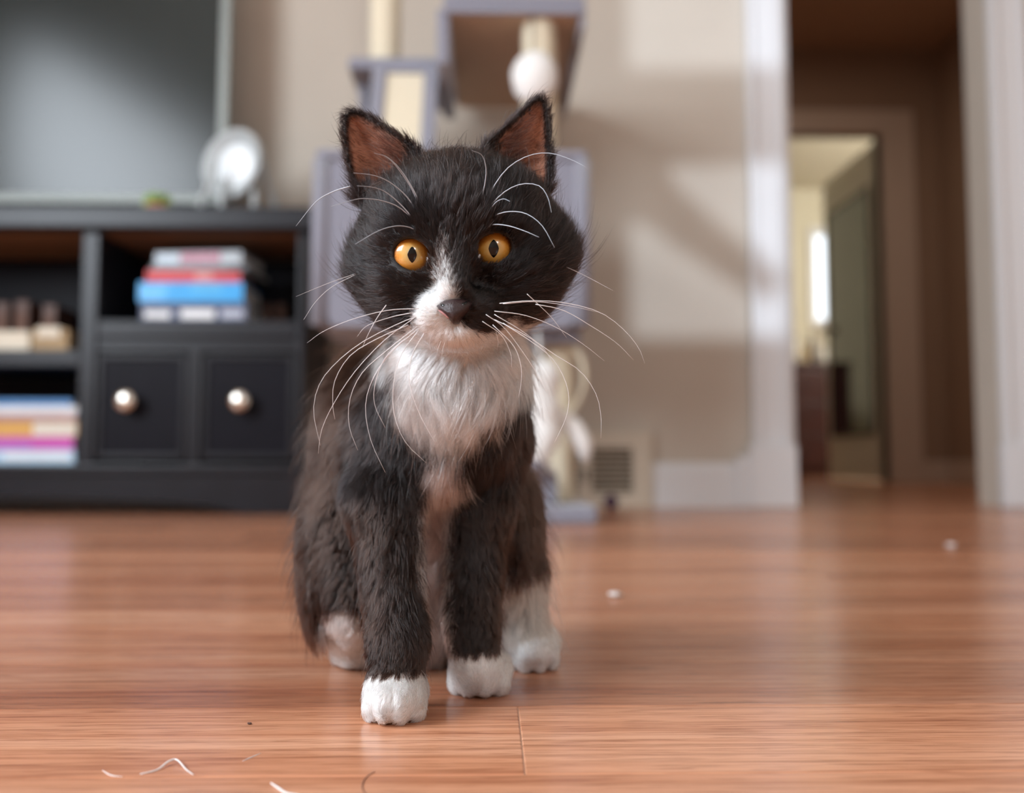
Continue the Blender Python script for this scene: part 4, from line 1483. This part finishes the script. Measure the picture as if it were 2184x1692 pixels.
for s in (-1, 1):
    bm = bmesh.new()
    P_ = [Vector(hp(s * 0.0020, 0.0538, -0.0258)), Vector(hp(s * 0.0042, 0.0532, -0.0243)), Vector(hp(s * 0.0060, 0.0516, -0.0232))]
    add_tube(bm, spline(P_, 8), [0.0002, 0.0006, 0.0009, 0.0010, 0.0009, 0.0007, 0.0005, 0.0002], 8)
    finish('nostril', bm, M['pupil'], nose, True)

bm = bmesh.new()
add_tube(bm, spline([Vector(hp(-0.0068, 0.0524, -0.0258)), Vector(hp(-0.0046, 0.0540, -0.0274)), Vector(hp(-0.0022, 0.0552, -0.0298))], 8), [0.0002, 0.0004, 0.0005, 0.00055, 0.0005, 0.00045, 0.0003, 0.0002], 8)
finish('nose_edge', bm, M['nose_pink'], nose, True, label='pink left edge of the nose')

# ---- whiskers and brow hairs, each its own tapering hair
SC = 800.0 / 2183.0


def A_(pts):
    return [(600 + x * SC, 160 + y * SC) for x, y in pts]


def B_(pts):
    return [(600 + x * SC, 660 + y * SC) for x, y in pts]


BROWS = [A_([(828, 820), (780, 690), (700, 560), (620, 480), (540, 455)]), A_([(815, 800), (760, 665), (690, 560), (640, 500), (590, 465)]), A_([(800, 830), (740, 720), (640, 630), (540, 585), (420, 570)]),
         A_([(820, 905), (720, 780), (620, 690), (540, 655), (440, 645)]), A_([(815, 890), (700, 780), (600, 735), (500, 720), (430, 725), (290, 765)]), A_([(800, 915), (740, 885), (660, 880), (560, 910), (430, 985)]),
         A_([(400, 648), (300, 680), (200, 740), (85, 880)]),
         A_([(1140, 800), (1175, 680), (1192, 560), (1170, 470), (1110, 440)]), A_([(1165, 800), (1230, 660), (1320, 540), (1440, 470), (1560, 455), (1680, 490), (1790, 545)]),
         A_([(1155, 860), (1210, 770), (1300, 680), (1400, 635), (1500, 645), (1550, 710), (1572, 800)]), A_([(1180, 880), (1240, 820), (1330, 795), (1430, 810), (1520, 880), (1590, 1005)]),
         A_([(1170, 905), (1230, 872), (1320, 878), (1420, 910), (1500, 945)]), A_([(1192, 830), (1240, 750), (1290, 722), (1330, 735)])]
CHEEK = [A_([(460, 1148), (280, 1210), (85, 1290)]), A_([(455, 1152), (300, 1230), (200, 1320), (130, 1425)]), A_([(1615, 1098), (1760, 1165), (1930, 1255)])]
MUZ = [A_([(800, 1360), (620, 1370), (420, 1420), (250, 1490), (150, 1560)]), A_([(610, 1340), (560, 1410), (510, 1500), (470, 1590)]),
       B_([(785, 45), (700, 75), (480, 185), (320, 310), (220, 440), (188, 600), (228, 795)]), B_([(780, 45), (600, 180), (430, 360), (310, 540), (235, 700), (215, 840)]),
       B_([(740, 90), (560, 170), (400, 270), (310, 420), (300, 560), (312, 640)]), B_([(790, 100), (600, 250), (470, 370), (400, 520), (395, 680), (445, 820)]),
       B_([(800, 110), (650, 240), (540, 390), (490, 560), (520, 760), (605, 950)]), B_([(720, 170), (600, 290), (545, 440), (545, 560), (605, 690)]),
       B_([(800, 120), (700, 260), (655, 420), (655, 600), (720, 770), (845, 895)]), B_([(830, 140), (760, 270), (745, 420), (800, 600), (905, 795)]),
       B_([(760, 20), (640, 45), (500, 95), (440, 160)]),
       A_([(1270, 1330), (1440, 1315), (1640, 1325), (1850, 1380), (1990, 1480), (2080, 1590), (2115, 1680)]), A_([(1290, 1332), (1480, 1320), (1680, 1345), (1850, 1382)]),
       A_([(1480, 1335), (1640, 1370), (1800, 1460), (1950, 1560), (2050, 1660)]), A_([(1240, 1375), (1420, 1400), (1600, 1470), (1760, 1570), (1880, 1665)]),
       B_([(1240, 60), (1420, 150), (1600, 270), (1740, 360), (1830, 490), (1860, 620), (1860, 750)]), B_([(1290, 80), (1500, 220), (1610, 330), (1670, 480), (1660, 620), (1590, 775)]),
       B_([(1240, 30), (1420, 140), (1550, 260), (1600, 415)]), B_([(1190, 30), (1300, 110), (1420, 270), (1490, 380), (1545, 485)]),
       B_([(1230, 90), (1350, 210), (1395, 330), (1395, 430), (1380, 515)]), B_([(1170, 70), (1280, 150), (1335, 260), (1340, 345)]),
       A_([(1430, 1275), (1500, 1340), (1580, 1420), (1660, 1530)])]
CHIN = [B_([(870, 160), (862, 200), (868, 245)]), B_([(930, 185), (912, 230), (905, 270)]), B_([(950, 195), (938, 240), (932, 285)]), B_([(1250, 130), (1262, 190), (1255, 240)])]
M['whisker'] = mat('whisker', (0.80, 0.80, 0.82), 0.3, noise=0.05)
M['brow_hair'] = mat('brow_hair', (0.42, 0.46, 0.52), 0.3, noise=0.05)
_bm = None
for grp, r, y0, y1 in ((BROWS, 0.00030, 0.4145, 0.392), (CHEEK, 0.00015, 0.440, 0.425), (MUZ, 0.00018, 0.4040, 0.414), (CHIN, 0.00010, 0.412, 0.416)):
    for P_ in grp:
        n = len(P_)
        yy = [y0 + (y1 - y0) * i / (n - 1) for i in range(n)]
        if grp is BROWS and P_[0][0] < 760:
            yy = [0.402 + 0.004 * i for i in range(n)]
        pts = spline([at(px, py, y) for (px, py), y in zip(P_, yy)], 16)
        bm = bmesh.new()
        add_tube(bm, pts, [r * (1.0 - 0.72 * (i / 15) ** 1.3) for i in range(16)], 5)
        finish('whisker', bm, M['brow_hair' if grp is BROWS else 'whisker'], kitten, True)

# ---- fur: hair strands combed over the body
def fur_mat():
    m = bpy.data.materials.new('fur')
    m.use_nodes = True
    nt = m.node_tree
    nt.nodes.clear()
    o = nt.nodes.new('ShaderNodeOutputMaterial')
    h = nt.nodes.new('ShaderNodeBsdfHairPrincipled')
    h.parametrization = 'COLOR'
    a = nt.nodes.new('ShaderNodeAttribute')
    a.attribute_name = 'fur_color'
    nt.links.new(a.outputs['Color'], h.inputs['Color'])
    h.inputs['Roughness'].default_value = 0.20
    h.inputs['IOR'].default_value = 1.41
    h.inputs['Radial Roughness'].default_value = 0.5
    h.inputs['Coat'].default_value = 0.0
    nt.links.new(h.outputs[0], o.inputs['Surface'])
    return m


M['fur'] = fur_mat()


def scatter(n_per_m2):
    """Roots over the skin with their normals; the density is per quad."""
    tris = np.concatenate([Q[:, [0, 1, 2]], Q[:, [0, 2, 3]]])
    dens = np.concatenate([n_per_m2, n_per_m2])
    A, B, Cc = Pv[tris[:, 0]], Pv[tris[:, 1]], Pv[tris[:, 2]]
    area = 0.5 * np.linalg.norm(np.cross(B - A, Cc - A), axis=1)
    ex = area * dens
    cnt = np.floor(ex + rng.random(len(ex))).astype(int)
    ti = np.repeat(np.arange(len(tris)), cnt)
    u, v = rng.random(len(ti)), rng.random(len(ti))
    f = u + v > 1
    u[f], v[f] = 1 - u[f], 1 - v[f]
    t = tris[ti]
    w = 1 - u - v
    P = Pv[t[:, 0]] * w[:, None] + Pv[t[:, 1]] * u[:, None] + Pv[t[:, 2]] * v[:, None]
    N = Nv[t[:, 0]] * w[:, None] + Nv[t[:, 1]] * u[:, None] + Nv[t[:, 2]] * v[:, None]
    return P, N / np.maximum(np.linalg.norm(N, axis=1), 1e-9)[:, None]


def unit(a):
    return a / np.maximum(np.linalg.norm(a, axis=1), 1e-9)[:, None]


qc = Pv[Q].mean(1)
qn = unit(T1)
kq = coat(qc, qn)
toward = (qn * unit(V((0, 0, H0)) - qc)).sum(1)
dens = np.where(toward > -0.35, 1.0, 0.35) * (4.2e6 + 3.2e6 * kq['head'] + 3.0e6 * kq['ear'] + 1.6e6 * kq['white'] * (1 - kq['head']) + 2.0e6 * kq['foot'])
dens *= np.where(qc[:, 1] > 0.56, 0.6, 1.0)
med_q = np.clip((150 - np.abs(kq['px'][:, 0] - 965)) / 60.0, 0, 1)
dens *= 1 - (0.86 - 0.50 * med_q) * kq['ear_in']
dens *= np.clip((kq['eye'] - 0.0088) / 0.0008, 0, 1)
nose_c = hp(*nc)
nl = (qc - nose_c) @ HR
dens *= np.clip((np.sqrt((nl[:, 0] / 1.25) ** 2 + (nl[:, 1] * 0.8) ** 2 + (nl[:, 2] - 0.0004) ** 2) - 0.0058) / 0.0008, 0, 1)
dens *= qc[:, 2] > 0.0012
R0, RN = scatter(dens)
k = coat(R0, RN)
n = len(R0)
print('fur strands', n)
head, white, ear, legs, foot, body, h = k['head'], k['white'], k['ear'], k['legs'], k['foot'], k['body'], k['h']
# length
dn = np.linalg.norm(R0 - hp(0, 0.050, -0.018), axis=1)
Lh = 0.0032 + 0.0125 * np.clip((dn - 0.010) / 0.055, 0, 1) ** 1.25
Lh += 0.009 * np.clip((np.abs(h[:, 0]) - 0.034) / 0.012, 0, 1) * np.clip((0.006 - h[:, 2]) / 0.02, 0, 1)
bibf = white * (1 - head) * (R0[:, 2] > 0.11)
Lb = 0.015 + 0.008 * np.clip((R0[:, 1] - 0.52) / 0.05, 0, 1) + 0.008 * bibf
leg_l = 0.0095
near_foot = (R0[:, 2] < 0.045) & (R0[:, 1] < 0.53)
leg_l = np.where(near_foot, 0.0065, leg_l)
Lb = Lb * (1 - legs) + leg_l * legs
Lb = np.where(foot > 0.3, 0.0042, Lb)
L_f = Lh * head + Lb * (1 - head)
L_f = L_f * (1 - ear) + 0.0024 * ear
inn = k['ear_in'] > 0.5
L_f *= np.clip((k['eye'] - 0.0070) / 0.0075, 0.22, 1)
medial = np.clip((150 - np.abs(k['px'][:, 0] - 965)) / 60.0, 0, 1)
L_f = np.where(inn, 0.003 + (0.006 + 0.020 * medial) * rng.random(n) ** 2, L_f)
L_f *= rng.uniform(0.62, 1.15, n)
stray = rng.random(n) < 0.012
L_f = np.where(stray & ~inn & (foot < 0.3), L_f * 1.5, L_f)
# comb direction
down = np.tile(V((0, 0, -1.0)), (n, 1))
fl = np.stack([h[:, 0], h[:, 2] + 0.031], 1)
fl /= np.maximum(np.linalg.norm(fl, axis=1), 1e-6)[:, None]
flow_h = fl[:, :1] * HR[:, 0] + fl[:, 1:] * HR[:, 2] + HR[:, 1] * -0.40
flow_h[:, 2] -= 0.35 * np.clip(-h[:, 2] / 0.03, 0, 1)
out = np.zeros((n, 3)); out[:, 0] = np.clip((R0[:, 0] + 0.016) / 0.05, -1, 1)
flow_b = down + 0.30 * out + V((0, -0.10, 0))
flow_b = np.where((foot > 0.3)[:, None], V((0, -0.75, -0.6)) + 0.2 * out, flow_b)
c = flow_h * head[:, None] + flow_b * (1 - head)[:, None]
ear_dir = np.zeros((n, 3)); ear_dir[:, 2] = 1.0
ear_dir[:, 0] = np.sign(k['px'][:, 0] - 965) * 0.45
c = c * (1 - ear[:, None]) + ear_dir * ear[:, None]
# inside the ears the long hairs sweep outwards from the inner edge
c = np.where(inn[:, None], np.stack([np.sign(k['px'][:, 0] - 965) * 1.0, np.full(n, -0.35), np.full(n, 0.12)], 1), c)
swirl = np.stack([wob(R0, 95, 0.3), wob(R0, 95, 1.3), wob(R0, 95, 2.6)], 1) + 0.7 * np.stack([wob(R0, 260, 0.9), wob(R0, 260, 2.1), wob(R0, 260, 3.3)], 1)
c = unit(c) + swirl * (0.34 * (1 - head) + 0.20 * head)[:, None] + rng.normal(0, 0.10, (n, 3))
c -= RN * (c * RN).sum(1)[:, None]
c = unit(c)
lift = 0.34 + 0.16 * rng.random(n) + 0.10 * body
lift = np.where(head > 0.5, 0.18 + 0.26 * rng.random(n) + 0.25 * np.clip((dn - 0.045) / 0.03, 0, 1), lift)
lift = np.where(ear > 0.5, 0.42, lift)
lift = np.where(foot > 0.3, 0.25, lift)
lift = np.where(stray, lift + 0.35, lift)
# clumps: tips drawn together
cell = np.where(head > 0.5, 0.0024, np.where(bibf > 0.5, 0.0045, 0.0034))
key = np.floor((R0 + 0.0012 * np.stack([wob(R0, 700, 1), wob(R0, 700, 2), wob(R0, 700, 3)], 1)) / cell[:, None]).astype(np.int64)
kid = key[:, 0] * 73856093 ^ key[:, 1] * 19349663 ^ key[:, 2] * 83492791
_, inv = np.unique(kid, return_inverse=True)
ct_n = np.bincount(inv)
ctr = np.stack([np.bincount(inv, R0[:, i]) / ct_n for i in range(3)], 1)[inv]
crand = rng.normal(0, 1, (len(ct_n), 3))[inv]
c = unit(c + 0.24 * crand - RN * (0.24 * crand * RN).sum(1)[:, None])
clump = np.where(foot > 0.3, 0.15, np.where(head > 0.5, 0.62, np.where(bibf > 0.5, 0.75, 0.62))) * rng.uniform(0.5, 1, n)
NP = 6
pts = np.zeros((n, NP, 3), np.float32)
pos = R0 - RN * 0.0003
pts[:, 0] = pos
step = (L_f / (NP - 1))[:, None]
for i in range(1, NP):
    t = i / (NP - 1)
    d = unit(RN * (lift * (1.15 - 0.95 * t))[:, None] + c * (0.55 + 0.6 * t) + V((0, 0, -1)) * (0.16 * t * (1 - 0.8 * np.maximum(head, ear)))[:, None] + rng.normal(0, 0.035, (n, 3)))
    pos = pos + d * step
    pull = (clump * t ** 1.3)[:, None]
    cp = ctr + (pos - R0)
    pts[:, i] = pos * (1 - pull) + cp * pull
pts[:, :, 2] = np.maximum(pts[:, :, 2], 0.0004)
# colour of each hair
sel = rng.random(n) < np.clip(white, 0, 1)
kk = dict(k)
kk['white'] = sel.astype(float)
cf_ = base_colour(kk, R0, rng.normal(0, 0.16, n))
cf_ *= np.exp(rng.normal(0, 0.22, n))[:, None]
pale = rng.random(n) < 0.35
cf_ = np.where(inn[:, None], np.where(pale[:, None], V((0.36, 0.27, 0.24)), V((0.030, 0.012, 0.008))) * rng.uniform(0.5, 1.5, n)[:, None], cf_)
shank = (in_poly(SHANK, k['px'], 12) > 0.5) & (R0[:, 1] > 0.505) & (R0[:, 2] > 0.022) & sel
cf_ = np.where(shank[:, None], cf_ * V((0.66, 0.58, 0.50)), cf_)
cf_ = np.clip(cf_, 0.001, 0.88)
rad = np.where(ear > 0.5, 0.00005, np.where(head > 0.5, 0.000070, 0.000090)) * rng.uniform(0.75, 1.2, n)
rad = np.where(sel, rad * 1.08, rad)

# one object of strands per coat: dark hair, white hair
off = np.array(base_pt)
for nm, msk in (('dark_fur', ~sel), ('white_fur', sel)):
    hc = bpy.data.hair_curves.new(nm)
    nn = int(msk.sum())
    hc.add_curves([NP] * nn)
    hc.position_data.foreach_set('vector', (pts[msk] - off).astype(np.float32).ravel())
    ra = hc.attributes.new('radius', 'FLOAT', 'POINT')
    prof_ = np.array([1.0, 1.0, 0.95, 0.8, 0.55, 0.12], np.float32)
    ra.data.foreach_set('value', (rad[msk][:, None] * prof_[None]).astype(np.float32).ravel())
    fc = hc.attributes.new('fur_color', 'FLOAT_COLOR', 'CURVE')
    fc.data.foreach_set('color', np.concatenate([cf_[msk], np.ones((nn, 1))], 1).astype(np.float32).ravel())
    o = bpy.data.objects.new(nm, hc)
    col.objects.link(o)
    o.parent = kitten
    hc.materials.append(M['fur'])
    o['kind'] = 'stuff'
